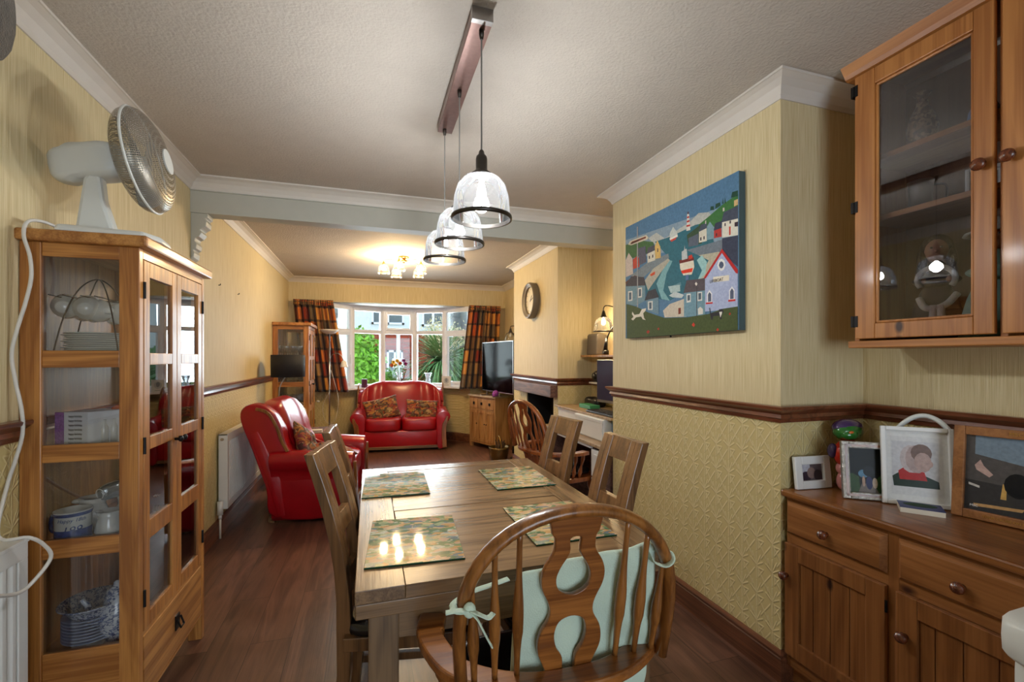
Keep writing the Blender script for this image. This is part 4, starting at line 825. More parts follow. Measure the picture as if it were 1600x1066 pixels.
# third shelf: commemorative mug, white jugs, foil roll
t = thing('birthday_mug', 'blue and white mug lettered Happy 18th on third shelf', 'mug', (-1.0, 2.0, .721))
b = B(); b.cap = False; b.lathe([(0, 0), (.046, 0), (.05, .01), (.05, .1), (.053, .112), (.05, .112), (.046, .1), (.046, .01), (0, .008)], n=32); b.out('body', M['china'], t, smooth=True)
b = B(); b.cap = False; b.lathe([(.0504, .008), (.0506, .05)], n=32); b.lathe([(.0506, .096), (.0536, .108)], n=32); b.out('blue_bands', M['bluec'], t, smooth=True)
b = B(); b.sweep(smooth_path([(-.045, .02, .09), (-.075, .03, .085), (-.078, .03, .035), (-.045, .02, .025)], 5), .006, n=8); b.out('handle', M['bluec'], t, smooth=True)
for s_, sz, zz, m in (('Happy 18th', .017, .084, 'bluec'), ('199', .036, .05, 'bluec')):
    me = xform(text_mesh(s_, sz, .0003, shear=.25), lambda p: Vector((.0512*math.sin(p.x/.0512+.35), -.0512*math.cos(p.x/.0512+.35)-p.z, zz+p.y))); finish(me, 'lettering', M[m], t)
def jug(label, loc, r, h, rz=0, m='china'):
    t = thing('milk_jug', label, 'jug', loc, rz)
    b = B(); b.cap = False; b.lathe([(0, 0), (r*.85, 0), (r*.9, .008), (r*1.12, h*.3), (r*.95, h*.6), (r*.8, h*.8), (r, h), (r*.96, h), (r*.74, h*.8), (r*.85, h*.55), (0, .01)], n=28); b.out('body', M[m], t, smooth=True)
    b = B(); b.sweep(smooth_path([(r*.8, 0, h*.85), (r*1.5, 0, h*.95), (r*1.7, 0, h*.6), (r*1.0, 0, h*.3)], 5), .006, n=8); b.out('handle', M[m], t, smooth=True)
    b = B(); b.ell((-r*.9, 0, h*.95), (r*.4, r*.3, h*.08)); b.out('spout', M[m], t, smooth=True)
jug('fluted white china jug in front on the third shelf', (-.895, 2.0, .721), .038, .098)
jug('white jug standing behind the blue birthday mug', (-1.0, 2.12, .721), .046, .12, .6)
jug('white jug at the right behind the fluted jug', (-.825, 2.12, .721), .04, .11, 2.2)
t = thing('foil_roll', 'crumpled roll of silver plastic wrapping lying on the jugs', 'roll', (-.90, 2.22, .868)); b = B(); b.ell((0, 0, 0), (.032, .14, .03), .5, .8, 20, 16, disp=lambda p: p*(1+.08*math.sin(40*p.y)*math.cos(30*p.x)))
b.out('wrapping', M['foil'], t, smooth=True); b = B(); b.sweep([(.022*math.cos(a*.5)*(1-a/40), -.142, .022*math.sin(a*.5)*(1-a/40)) for a in range(36)], .0015, n=5); b.out('rolled_end', M['white'], t); t.rotation_euler = (.1, 0, -.5)
b = B(); b.box(-.07, -.11, 0, .07, .11, .105); o = b.out('storage_box', M['dark'], bevel=.004); o.location = (-.9, 2.33, .7215); tag(o, 'dark box under the silver roll at the back of the third shelf', 'box')
# bottom shelf: willow pattern china
dd = oneplate('willow_dish', .088, plain('blue_rimmed_china', (150, 164, 194), .2, coat=.3, var=.25, scale=25))
for i in range(8):
    o = dd if i == 0 else dup(dd, (0, 0, 0)); o.location = (-.965, 2.05, .347+i*.011); tag(o, 'blue and white willow dish in the low front pile', 'dish', 'willow dishes stacked at the front'); 
b = B(); b.cap = False; b.lathe([(0, .005), (.06, .004), (.065, .01), (.1, .05), (.104, .052), (.1, .056), (.06, .014), (0, .012)], n=28); o = b.out('platter', M['willow'], smooth=True); o.scale = (.95, 1, 1); o.location = (-.965, 2.05, .43); o.rotation_euler = (.0, 0, 0); tag(o, 'deep willow pattern bowl on top of the pile of dishes', 'bowl')
d3 = oneplate('willow_saucer', .062, M['willow'])
for i in range(9):
    o = d3 if i == 0 else dup(d3, (0, 0, 0)); o.location = (-.86, 2.22, .347+i*.009); tag(o, 'willow saucer in the tall pile behind the teapot', 'saucer', 'willow saucers behind the teapot')
d4 = oneplate('tea_plate', .055, M['willow'])
for i in range(12):
    o = d4 if i == 0 else dup(d4, (0, 0, 0)); o.location = (-.875, 2.36, .347+i*.02); tag(o, 'small blue plate in the tallest pile at the back of the bottom shelf', 'plate', 'small blue plates at the back')
t = thing('willow_teapot', 'tall blue and white willow pattern teapot on the bottom shelf', 'teapot', (-.885, 2.03, .346))
b = B(); b.cap = False; b.lathe([(0, 0), (.036, 0), (.034, .012), (.05, .04), (.054, .075), (.045, .12), (.034, .15), (.036, .158)], n=28); b.out('body', M['willow'], t, smooth=True)
b = B(); b.lathe([(.036, .158), (.03, .175), (.012, .185), (.01, .2), (0, .205)], n=24); b.out('lid', M['willow'], t, smooth=True)
b = B(); b.sweep(smooth_path([(-.04, -.01, .06), (-.072, -.02, .085), (-.078, -.02, .13), (-.095, -.025, .16)], 6), [.016-.0005*i for i in range(19)], n=10); b.out('spout', M['willow'], t, smooth=True)
b = B(); b.sweep(smooth_path([(.04, 0, .13), (.08, 0, .13), (.085, 0, .07), (.05, 0, .05)], 6), .005, n=8); b.out('handle', M['willow'], t, smooth=True)

# glassware in the far cabinet
b = B(); b.cap = False; b.lathe([(.03, 0), (.03, .004), (.005, .008), (.004, .06), (.02, .075), (.032, .11), (.03, .15)], n=12); g0 = b.out('wine_glass', M['gware'], smooth=True)
gi = 0
for z, nn, sc, lb in ((1.366, 4, 1, 'stemmed glass standing on the top shelf of the far cabinet'), (1.044, 4, .8, 'short stemmed glass on the second shelf of the far cabinet'), (.721, 4, 1.2, 'tall cut glass on the third shelf of the far cabinet'), (.346, 3, .9, 'glass on the lowest shelf of the far cabinet')):
    for i in range(nn):
        for j in range(3):
            o = g0 if gi == 0 else dup(g0, (0, 0, 0)); gi += 1
            o.location = (-1.045+.075*i*(4/nn), 6.14+.13*j+.02*(i % 2), z); o.scale = (sc, sc, sc); tag(o, lb+', in the '+('front', 'middle', 'back')[j]+' row', 'glass', 'glasses on the shelf at height %.1f m' % z)
# radiators
def radiator(label, x, y0, y1, z0, z1, valve=True):
    t = thing('radiator', label, 'radiator', (XL, (y0+y1)/2, z0), 0)
    b = B(); n = int((y1-y0-.08)/.04)
    b.box(XL+.02, y0+.0, z0, x-.012, y1, z1-.012)
    for i in range(n):
        y = y0+.06+i*.04; b.prism([(0, 0), (.01, .008), (.01, .022), (0, .03)], lambda u, v: (x-.012+u, y+v, z0+.05), lambda u, v: (x-.012+u, y+v, z1-.05))
    for a, c in ((z0, z0+.05), (z1-.062, z1-.012)): b.box(x-.012, y0, a, x, y1, c)
    for a, c in ((y0, y0+.04), (y1-.04, y1)): b.box(x-.012, a, z0+.05, x, c, z1-.062)
    b.out('panel', M['radi'], t, bevel=.002, world=True)
    b = B(); b.box(XL+.015, y0-.004, z1-.012, x+.002, y1+.004, z1); b.box(XL+.015, y0-.004, z0+.01, x+.0, y0, z1); b.out('grille_cover', M['radi'], t, bevel=.003, world=True)
    if valve:
        b = B(); b.cyl((x-.04, y0-.035, z0-.03), (x-.04, y0-.035, z0+.07), .02, n=16); b.cyl((x-.04, y0-.035, z0-.06), (x-.04, y0-.035, z0-.03), .012); b.cyl((x-.04, y0-.035, z0+.02), (x-.04, y0, z0+.02), .009); b.out('valve', M['radi'], t, smooth=True, world=True)
        b = B(); b.cyl((x-.04, y0-.035, 0), (x-.04, y0-.035, z0-.05), .0075, n=12); b.out('pipe', M['cream'], t, smooth=True, world=True)
    b = B(); b.cyl((x-.035, y0-.012, z1-.04), (x-.035, y0-.004, z1-.04), .011, n=14); b.out('end_cap', M['steel'], t, world=True)
    return t
radiator('white panel radiator on the left wall behind the red armchair', -1.035, 3.97, 5.15, .21, .785)
radiator('white panel radiator at the left edge in front of the glazed cabinet', -1.03, .9, 1.83, .21, .80, False)
# hanging felt ornament, top left
t = thing('hanging_ornament', 'fuzzy grey and orange felt ornament hanging in the top left corner', 'ornament', (-1.0, 1.572, 2.543))
b = B(); b.cyl((0, 0, 0), (0, 0, -.03), .002, n=6); b.out('cord', M['cable'], t)
b = B(); b.ell((0, 0, -.20), (.045, .13, .165), .9, .9, 28, 18, disp=lambda p: p*(1+.02*math.sin(90*p.z)*math.cos(80*p.y))); b.out('body', M['felt'], t, smooth=True)
b = B(); b.ell((.02, .105, -.05), (.04, .03, .035)); b.out('orange_tab', M['oranf'], t, smooth=True)
# ---------------------------------------------------------------- dining table
TX0, TX1, TY0, TY1, TZ = -.035, .885, 1.205, 2.515, .78
t = thing('dining_table', 'oak extending dining table set with four placemats', 'table', ((TX0+TX1)/2, (TY0+TY1)/2, 0))
L_, W_ = TY1-TY0, TX1-TX0; hx, hy = W_/2, L_/2
g = .0025; bd = .125
parts('side_board', [(-hx, -hy, TZ-.035, -hx+bd, hy, TZ), (hx-bd, -hy, TZ-.035, hx, hy, TZ)], M['tabY'], t, bevel=.002)
b = B(); mid = .03
for y0, y1 in ((-hy, -hy+.13), (-hy+.13+g, -.06-g), (-.06, .06), (.06+g, hy-.09-g), (hy-.09, hy)): 
    if y1-y0 > .2:
        n = 3; w = (y1-y0)/n
        for i in range(n): b.box(-hx+bd+g, y0+i*w, TZ-.035, hx-bd-g, y0+(i+1)*w-.0006, TZ-.0015)
    else: b.box(-hx+bd+g*.2, y0, TZ-.035, hx-bd-g*.2, y1, TZ)
b.out('top_board', M['tabX'], t, bevel=.0012, seg=1)
b = B(); b.box(-hx+.002, -hy+.002, TZ-.037, hx-.002, hy-.002, TZ-.0345); b.out('top_core', M['tabZ'], t)
b = B(); b.box(-hx+.002, -hy+.003, TZ-.075, hx-.002, hy-.003, TZ-.038); b.out('lower_leaf', M['tabX'], t, bevel=.002)
parts('end_apron', [(-hx+.06, -hy+.05, TZ-.165, hx-.06, -hy+.075, TZ-.075), (-hx+.06, hy-.075, TZ-.165, hx-.06, hy-.05, TZ-.075)], M['tabX'], t, bevel=.002)
parts('side_apron', [(-hx+.05, -hy+.06, TZ-.165, -hx+.075, hy-.06, TZ-.075), (hx-.075, -hy+.06, TZ-.165, hx-.05, hy-.06, TZ-.075)], M['tabY'], t, bevel=.002)
for sx in (-1, 1):
    for sy in (-1, 1):
        b = B(); b.cbox((sx*(hx-.072), sy*(hy-.075), (TZ-.075)/2), (.078, .078, TZ-.075)); b.out('leg', M['tabZ'], t, bevel=.003)
def placemat(label, cx, cy, w, d, rz=0):
    t = thing('placemat', label, 'placemat', (cx, cy, TZ), rz, 'leaf patterned glass placemats')
    b = B(); b.box(-w/2, -d/2, .0004, w/2, d/2, .005); b.out('glass_base', M['matedge'], t, bevel=.001)
    b = B(); b.box(-w/2+.001, -d/2+.001, .005, w/2-.001, d/2-.001, .0056); b.out('leaf_print', M['mats'], t); return t
placemat('glass leaf-pattern placemat at the near left of the table, full of lamp reflections', .14, 1.50, .283, .375, math.radians(-4))
placemat('glass leaf-pattern placemat at the far left of the table', .118, 2.175, .283, .385, math.radians(-2))
placemat('glass leaf-pattern placemat at the far right of the table', .683, 2.12, .283, .37, 0)
placemat('glass leaf-pattern placemat at the near right behind the hoop-backed chair', .64, 1.51, .285, .37, 0)

# oak dining chairs: local +X is the way the sitter faces
def dining_chair(label, x, y, rz):
    t = thing('dining_chair', label, 'chair', (x, y, 0), rz, 'oak dining chairs along the table')
    hw = .138
    def px(z): return -.205 - .115*max(0, (z-.45)/.6)**1.25 + .02*math.sin(max(0, (z-.45)/.6)*PI)+ (.0 if z > .3 else -.03*(.3-z)/.3)
    for s_ in (-1, 1):
        zs = [0, .15, .3, .45, .55, .65, .75, .85, .95, 1.045]
        b = B(); pts = [(px(z)-.0, z) for z in zs]; th = [.019, .02, .022, .024, .022, .02, .019, .018, .017, .016]
        poly = [(p[0]-q, p[1]) for p, q in zip(pts, th)] + [(p[0]+q, p[1]) for p, q in zip(pts[::-1], th[::-1])]
        wy = .04; b.prism(poly, lambda u, v: (u, s_*(hw-wy)-.0, v), lambda u, v: (u, s_*hw, v))
        zs2 = [.56, .65, .75, .85, .95, 1.045]; th2 = [.021, .02, .019, .018, .017, .016]; poly2 = [(px(z)-q, z) for z, q in zip(zs2, th2)] + [(px(z)+q, z) for z, q in zip(zs2[::-1], th2[::-1])]
        b.prism(poly2, lambda u, v: (u, s_*(hw-.072), v), lambda u, v: (u, s_*(hw-wy+.0002), v)); b.out('rear_post', M['chZ'], t, bevel=.003)
        b = B(); b.box(.185, s_*.15-.02, 0, .222, s_*.15+.02, .44); b.out('front_leg', M['chZ'], t, bevel=.003)
    def slat(nm, y0, y1, z0, z1, th=.012):
        b = B(); N = 8
        poly = [(px(z0+(z1-z0)*i/N)-th, z0+(z1-z0)*i/N) for i in range(N+1)] + [(px(z0+(z1-z0)*i/N)+th, z0+(z1-z0)*i/N) for i in range(N, -1, -1)]
        b.prism(poly, lambda u, v: (u, y0, v), lambda u, v: (u, y1, v)); b.out(nm, M['chZ'], t, bevel=.002)
    i_ = hw-.072
    slat('crest_rail', -i_, i_, .96, 1.045); slat('centre_rail', -i_, i_, .755, .82); slat('lower_rail', -i_, i_, .55, .625)
    b = B(); b.box(-.2, -.168, .395, .225, .168, .44); b.out('seat_frame', M['chZ'], t, bevel=.003)
    b = B(); b.ell((.012, 0, .452), (.215, .165, .03), .35, .35, 32, 10); b.out('seat_pad', M['black'], t, smooth=True)
    parts('stretcher', [(-.2, -.155, .16, .2, -.135, .19), (-.2, .135, .16, .2, .155, .19)], M['chZ'], t, bevel=.002)
    return t
dining_chair('oak dining chair at the near left of the table, back turned edge-on', .145, 1.72, math.radians(-11))
dining_chair('oak dining chair at the far left of the table beside the red armchair', .145, 2.225, math.radians(-3))
dining_chair('oak dining chair at the near right by the embossed wall', .68, 1.615, math.radians(182))
dining_chair('oak dining chair at the far right in front of the desk', .70, 2.20, math.radians(188))

# hoop-backed windsor chairs: local +Y is the way the sitter faces
def windsor(label, loc, rz, mz, mx, lean=.15):
    t = thing('windsor_chair', label, 'chair', loc, rz, 'hoop-backed windsor armchairs')
    def ylean(z): return -.225 - (z-.46)*lean
    b = B(); out_ = []
    for i in range(33):
        a = 2*PI*i/33; r = 1; x = .235*math.copysign(abs(math.cos(a))**.75, math.cos(a)); y = .225*math.copysign(abs(math.sin(a))**.8, math.sin(a)); x *= 1+.10*(y > 0)*(y/.225); out_.append((x, y))
    b.prism(out_, lambda u, v: (u, v, .425), lambda u, v: (u*1.02, v*1.02, .462)); b.out('seat', mx, t, bevel=.008)
    # arm bow
    arm = smooth_path([(-.272, .038, .658), (-.286, -.02, .658), (-.285, -.09, .658), (-.24, -.2, .658), (-.13, -.275, .658), (0, -.295, .658), (.13, -.275, .658), (.24, -.2, .658), (.285, -.09, .658), (.286, -.02, .658), (.272, .038, .658)], 5)
    wds = [.031 if 6 < i < len(arm)-7 else .036 for i in range(len(arm))]; wds[0] = wds[-1] = .028
    b = B(); b.sweep(arm, wds, .013, rect=True); b.out('arm_bow', mx, t, bevel=.006)
    # back hoop
    hp = []
    for i in range(29):
        a = PI*i/28; x = -.285*math.cos(a)*(1 - .15*(1-math.sin(a)**.7)); z = .672 + .368*math.sin(a)**.68
        if i in (0, 28): z = .655
        hp.append((x, ylean(z)+.0, z))
    b = B(); b.sweep(hp, .014, .021, up=(0, 1, 0), n=12); 
    b.out('back_hoop', mz, t, smooth=True)
    # long spindles
    for x in (-.215, -.17, -.12, .12, .17, .215):
        zt = max(p[2] for p in hp); xt = x*1.06
        for q0, q1 in zip(hp, hp[1:]):
            if q0[0] <= xt <= q1[0] and (x < 0) == (q0[0] < 0 and q0[2] > .66): zt = q0[2]+(q1[2]-q0[2])*(xt-q0[0])/(q1[0]-q0[0])
            if x > 0 and q0[0] <= xt <= q1[0] and q1[2] > .66: zt = q0[2]+(q1[2]-q0[2])*(xt-q0[0])/(q1[0]-q0[0])
        p0 = Vector((x*1.0, ylean(.672), .672)); p1 = Vector((xt, ylean(zt), zt-.006)); ps = []; rs = []
        for i in range(17):
            q = i/16; ps.append(p0.lerp(p1, q)); rs.append(.0065+.0065*math.exp(-((q-.42)/.2)**2)+(.001 if .3 < q < .34 or .52 < q < .56 else 0))
        b = B(); b.sweep(ps, rs, n=10, up=(0, 1, 0)); b.out('spindle', mz, t, smooth=True)
    for x in (-.21, -.16, -.11, .11, .16, .21):
        p0 = Vector((x*.9, -.19+.05*abs(x)*2, .46)); p1 = Vector((x, -.295+abs(x)**2*1.6, .66)); b = B(); b.sweep([p0.lerp(p1, i/8) for i in range(9)], [.006, .007, .010, .012, .010, .007, .010, .009, .006], n=10, up=(0, 1, 0)); b.out('short_spindle', mz, t, smooth=True)
    for s_ in (-1, 1):
        for y in (.01, -.06, -.13):
            b = B(); p0 = Vector((s_*.225, y*.8, .46)); p1 = Vector((s_*.285, y, .662)); b.sweep([p0.lerp(p1, i/8) for i in range(9)], [.008, .012, .016, .011, .007, .011, .015, .012, .008], n=10, up=(0, 1, 0)); b.out('arm_support', mz, t, smooth=True)
    # pierced splat
    hwz = [(1.035, .056), (1.025, .05), (1.01, .037), (.995, .035), (.975, .037), (.95, .05), (.925, .056), (.90, .053), (.875, .043), (.855, .038), (.835, .040), (.81, .052), (.785, .057), (.76, .055), (.73, .044), (.71, .040), (.69, .044), (.66, .050), (.62, .05), (.57, .045), (.50, .04), (.462, .038)]
    sm = smooth_path([(w, z, 0) for z, w in hwz], 3); outl = [(p.x, p.y) for p in sm]+[(-p.x, p.y) for p in sm[::-1]]
    def hole(pts): s2 = smooth_path([(w, z, 0) for w, z in pts], 4, closed=True); return [(p.x, p.y) for p in s2]
    h1 = hole([(-.011, 1.005), (.011, 1.005), (.011, .975), (.026, .945), (.033, .92), (.026, .895), (0, .882), (-.026, .895), (-.033, .92), (-.026, .945), (-.011, .975)])
    h2 = hole([(0, .838), (.023, .828), (.031, .80), (.026, .77), (.014, .745), (.013, .70), (.01, .68), (-.01, .68), (-.013, .70), (-.014, .745), (-.026, .77), (-.031, .80), (-.023, .828)])
    h3 = hole([(0, .60), (.018, .585), (.02, .56), (.008, .53), (-.008, .53), (-.02, .56), (-.018, .585)])
    zmap = lambda z: z if z > 1.02 else max(.462, .985-(1.01-z)*1.10)
    outl, h1, h2, h3 = [[(x, zmap(z)) for x, z in q] for q in (outl, h1, h2, h3)]
    me = curve_mesh([outl, h1, h2] + ([h3] if min(z for x, z in h3) > .475 else []), .014, .0015); xform(me, lambda p: Vector((p.x*1.3, ylean(p.y)+p.z, p.y))); finish(me, 'splat', mx, t)
    for sx, sy in ((-1, 1), (1, 1), (-1, -1), (1, -1)):
        p0 = Vector((sx*.17, sy*.15, .43)); p1 = Vector((sx*.235, sy*.215, 0)); rr = [.014, .018, .022, .017, .012, .02, .024, .022, .016, .012, .019, .022, .018, .015, .016, .013]
        b = B(); n = len(rr)-1; b.sweep([p0.lerp(p1, i/n) for i in range(n+1)], rr, n=12, up=(0, 1, 0)); b.out('leg', mz, t, smooth=True)
    for sx in (-1, 1):
        b = B(); p0 = Vector((sx*.205, .185, .2)); p1 = Vector((sx*.205, -.185, .2)); b.sweep([p0.lerp(p1, i/8) for i in range(9)], [.008, .01, .013, .016, .018, .016, .013, .01, .008], n=10); b.out('stretcher', mz, t, smooth=True)
    b = B(); b.sweep([(-.205, 0, .2), (0, 0, .2), (.205, 0, .2)], [.009, .015, .009], n=10); b.out('cross_stretcher', mz, t, smooth=True)
    return t, ylean
wc, yl = windsor('hoop-backed wooden armchair with pierced splat in the near foreground', (.44, 1.205, 0), math.radians(-2), M['beech'], M['beechX'])
# tie-on back cushion
t = thing('back_cushion', 'pale mint cotton cushion tied inside the hoop of the near armchair', 'cushion', wc.location, wc.rotation_euler.z)
def cusf(u, v):
    x = -.125+.35*u; z = .50+.415*v-.02*(1-u)*v + .02*u*v; return Vector((x, yl(z)+.028+.006*math.sin(9*u+4*v)+.004*math.sin(23*u*v), z))
b = B(); b.grid(cusf, 24, 24); b.out('pad', M['mint'], t, smooth=True, solid=.018, sub=1)
def hoopside(x, z): return (x, yl(z), z)
lk = (-.234, .855); rk = (.239, .905)
def ribbon(name, segs, w=.008):
    b = B()
    for pts in segs:
        P = smooth_path(pts, 5)
        for off in (0,): b.sweep(P, .0022, w, n=8, up=(0, 1, 0))
    b.out(name, M['mint'], t, smooth=True)
hl = yl(.86)
ribbon('left_tie', [[(-.14, yl(.88)+.028, .885), (-.18, hl+.02, .879), (-.222, hl+.024, .868), (-.262, hl+.004, .86), (-.262, hl-.024, .858), (-.24, hl-.03, .858)]], .010)
b = B(); b.ell((-.236, hl-.03, .86), (.013, .011, .016)); b.out('knot', M['mint'], t, smooth=True)
ribbon('loose_end', [[(-.234, hl-.035, .858), (-.222, hl-.04, .845), (-.212, hl-.042, .825), (-.20, hl-.04, .80), (-.192, hl-.038, .785)], [(-.234, hl-.036, .862), (-.215, hl-.046, .855), (-.2, hl-.042, .846), (-.188, hl-.036, .85)], [(-.24, hl-.034, .862), (-.262, hl-.04, .868), (-.285, hl-.038, .866)]], .009)
hr = yl(.90)
ribbon('right_tie', [[(.16, hr+.028, .918), (.19, hr+.027, .912), (.218, hr+.024, .912), (.240, hr+.0, .914), (.236, hr-.022, .904), (.218, hr-.024, .894), (.202, hr-.006, .896), (.2, hr+.022, .905)]], .009)
b = B(); b.ell((.435, 1.235, .48), (.20, .17, .016), .4, .5, 28, 8); tag(b.out('seat_cushion', M['black'], smooth=True), 'dark seat pad on the near hoop-backed armchair', 'cushion')
wd, _ = windsor('dark hoop-backed wooden armchair turned towards the desk', (1.455, 3.335, 0), math.radians(-77), M['cherry'], M['cherry'], .24)
b = B(); b.ell((0, 0, 0), (.2, .18, .022), .4, .5, 28, 8); o = b.out('desk_chair_cushion', M['black'], smooth=True); o.name = 'chair_cushion'; o.location = (1.465, 3.338, .485); o.rotation_euler.z = math.radians(-77); tag(o, 'dark shiny seat cushion on the armchair at the desk', 'cushion')

# ---------------------------------------------------------------- pendant bar over the table
t = thing('pendant_bar', 'wooden ceiling bar with steel end carrying three clear glass pendants', 'pendant light', (.363, 1.88, ZC))
b = B(); b.box(-.036, -.40, -.045, .036, .395, -.002); b.out('bar', plain('bar_metal', (140, 112, 104), .3, .75, var=.08, scale=50), t, bevel=.002)
b = B(); b.box(-.037, -.405, -.046, .037, -.385, -.001); b.out('end_cap', M['steel'], t, bevel=.001)
for k, (x, y) in enumerate(PEND):
    lx, ly = x-.363, y-1.88; zr = PEND_Z-ZC
    b = B(); b.lathe([(.009, -.045), (.009, -.06), (.006, -.075), (0, -.075)], (lx, ly, 0), 12); b.out('cord_grip', M['bronze'], t, smooth=True)
    b = B(); b.cyl((lx, ly, -.06), (lx, ly, zr+.235), .0028, n=8); b.out('cord', plain('grey_flex', (120, 118, 114), .5), t)
    b = B(); b.lathe([(.005, .238), (.009, .232), (.011, .222), (.018, .215), (.02, .205), (.02, .17), (.024, .163), (.036, .155), (.038, .148), (0, .148)], (lx, ly, zr), 24); ho = b.out('lamp_holder', M['bronze'], t, smooth=True)
    b = B(); b.cap = False; b.lathe([(.034, .149), (.062, .138), (.084, .112), (.094, .075), (.098, .03), (.100, 0)], (lx, ly, zr), 40); b.out('glass_shade', M['shade'], t, smooth=True)
    b = B(); b.cap = False; b.lathe([(.099, -.004), (.105, -.004), (.106, .004), (.1045, .009), (.099, .009)], (lx, ly, zr), 40); b.lathe([(.099, .009), (.099, -.004)], (lx, ly, zr), 40); b.out('rim_band', M['bronze'], t, smooth=True)
    b = B(); b.lathe([(0, .055), (.008, .058), (.0145, .072), (.016, .088), (.012, .112), (.008, .122), (0, .122)], (lx, ly, zr), 20); bu = b.out('bulb', M['bulb'], t, smooth=True)
    b = B(); b.lathe([(0, .121), (.011, .121), (.012, .148), (0, .15)], (lx, ly, zr), 14); b.out('bulb_cap', M['steel'], bu, smooth=True)
    b = B(); b.cyl((lx, ly, zr+.03), (lx, ly, zr+.056), .0016, n=6)
    b.out('filament_tip', M['steel'], bu)
    lamp('pendant_glow', (x, y, PEND_Z+.085), 13, COOL, .03)
# five-arm ceiling light
CX, CY = .385, 5.41
t = thing('ceiling_light', 'five-armed semi-flush brass ceiling light with clear glass shades in the living room', 'ceiling light', (CX, CY, ZC))
b = B(); b.lathe([(0, -.03), (.05, -.03), (.062, -.02), (.062, 0), (0, 0)], n=28); b.lathe([(.02, -.03), (.025, -.06), (.01, -.075), (0, -.075)], n=16); b.out('ceiling_rose', M['brassl'], t, smooth=True)
for k in range(5):
    a = -PI/2+math.radians(17.5)*-1+k*2*PI/5; ca, sa = math.cos(a), math.sin(a); R = .225; ex, ey = R*ca, R*sa
    b = B(); b.sweep(smooth_path([(.02*ca, .02*sa, -.05), (.1*ca, .1*sa, -.04), (.2*ca, .2*sa, -.045), (ex, ey, -.06), (ex, ey, -.08)], 5), .004, n=8); b.out('arm', M['brassl'], t, smooth=True)
    b = B(); b.lathe([(.008, -.07), (.012, -.085), (.02, -.1), (.022, -.108), (0, -.108)], (ex, ey, 0), 16); b.out('lamp_holder', M['brassl'], t, smooth=True)
    b = B(); b.cap = False; b.lathe([(.02, -.105), (.045, -.118), (.056, -.14), (.06, -.17), (.064, -.19), (.066, -.21)], (ex, ey, 0), 28); b.out('glass_shade', M['shade'], t, smooth=True)
    b = B(); b.cap = False; b.lathe([(.064, -.19), (.067, -.192), (.067, -.196), (.064, -.197)], (ex, ey, 0), 28); b.out('rim_band', M['brassl'], t, smooth=True)
    b = B(); b.lathe([(0, -.175), (.014, -.165), (.017, -.15), (.01, -.12), (0, -.11)], (ex, ey, 0), 16); b.out('bulb', M['bulbw'], t, smooth=True)
    lamp('ceiling_glow', (CX+ex, CY+ey, ZC-.15), 17, WARM, .03)

# ---------------------------------------------------------------- picture on the dining wall
t = thing('canvas_painting', 'large unframed canvas painting of a harbour village on the right wall', 'painting', (XA, 2.161, 1.865))
b = B(); b.box(-.038, -.484, -.367, -.002, .484, .367); b.out('stretched_canvas', plain('canvas_edge', (62, 84, 92), .7), t)
picture('painted_scene', PAINTING, lambda u, v, e: (-.0382-e, .484-.968*u, -.367+.735*v), t)
for s_, u, v, sz, dz in (('HARBOUR', .50, 0, .02, 0),):
    pass
me = xform(text_mesh('LIFEBOAT', .021, .0002), lambda p: Vector((-.0412-p.z, -.345-p.x, -.117+p.y))); finish(me, 'lettering', M['iron'], t)
me = xform(text_mesh('HARBOUR INN', .014, .0002), lambda p: Vector((-.0412-p.z, .375-p.x, .245+p.y*1.2-.012*0+p.x*-.0))); finish(me, 'lettering', M['iron'], t)
b = B(); b.cyl((-.01, -.25, .367), (-.01, -.25, .375), .006); b.cyl((-.01, .3, .367), (-.01, .3, .375), .006); b.cyl((-.01, .05, -.367), (-.01, .05, -.378), .005); b.out('hanging_screw', M['iron'], t)
# clock on the living-room breast
t = thing('wall_clock', 'round wall clock with wide taupe rim on the living room chimney breast', 'clock', (XB, 4.83, 2.015))
RY = Matrix.Rotation(-PI/2, 4, 'Y')
b = B(); b.cap = False; b.lathe([(.2, 0), (.205, .05), (.2, .07), (.19, .078), (.18, .072), (.172, .055), (.165, .062), (.15, .05), (.148, .035)], n=48, M=RY); b.lathe([(0, .002), (.2, .002)], n=48, M=RY); b.out('rim', M['clock'], t, smooth=True)
b = B(); b.lathe([(.149, .03), (.149, .036), (0, .036)], n=48, M=RY); b.out('dial', M['clockf'], t)
b = B()
for k in range(12):
    a = k*PI/6; c = Vector((-.037, .128*math.sin(a), .128*math.cos(a))); b.box(-.0005, -.003, -.011, .0005, .003, .011, Matrix.Translation(c) @ Matrix.Rotation(-a, 4, 'X'))
b.out('hour_marks', M['iron'], t)
for nm, a, L, w in (('hour_hand', -math.radians(320), .07, .005), ('minute_hand', math.radians(75), .11, .0035)):
    b = B(); b.box(-.0395, -w, -.015, -.0385, w, L, Matrix.Rotation(a, 4, 'X')); b.out(nm, M['iron'], t)
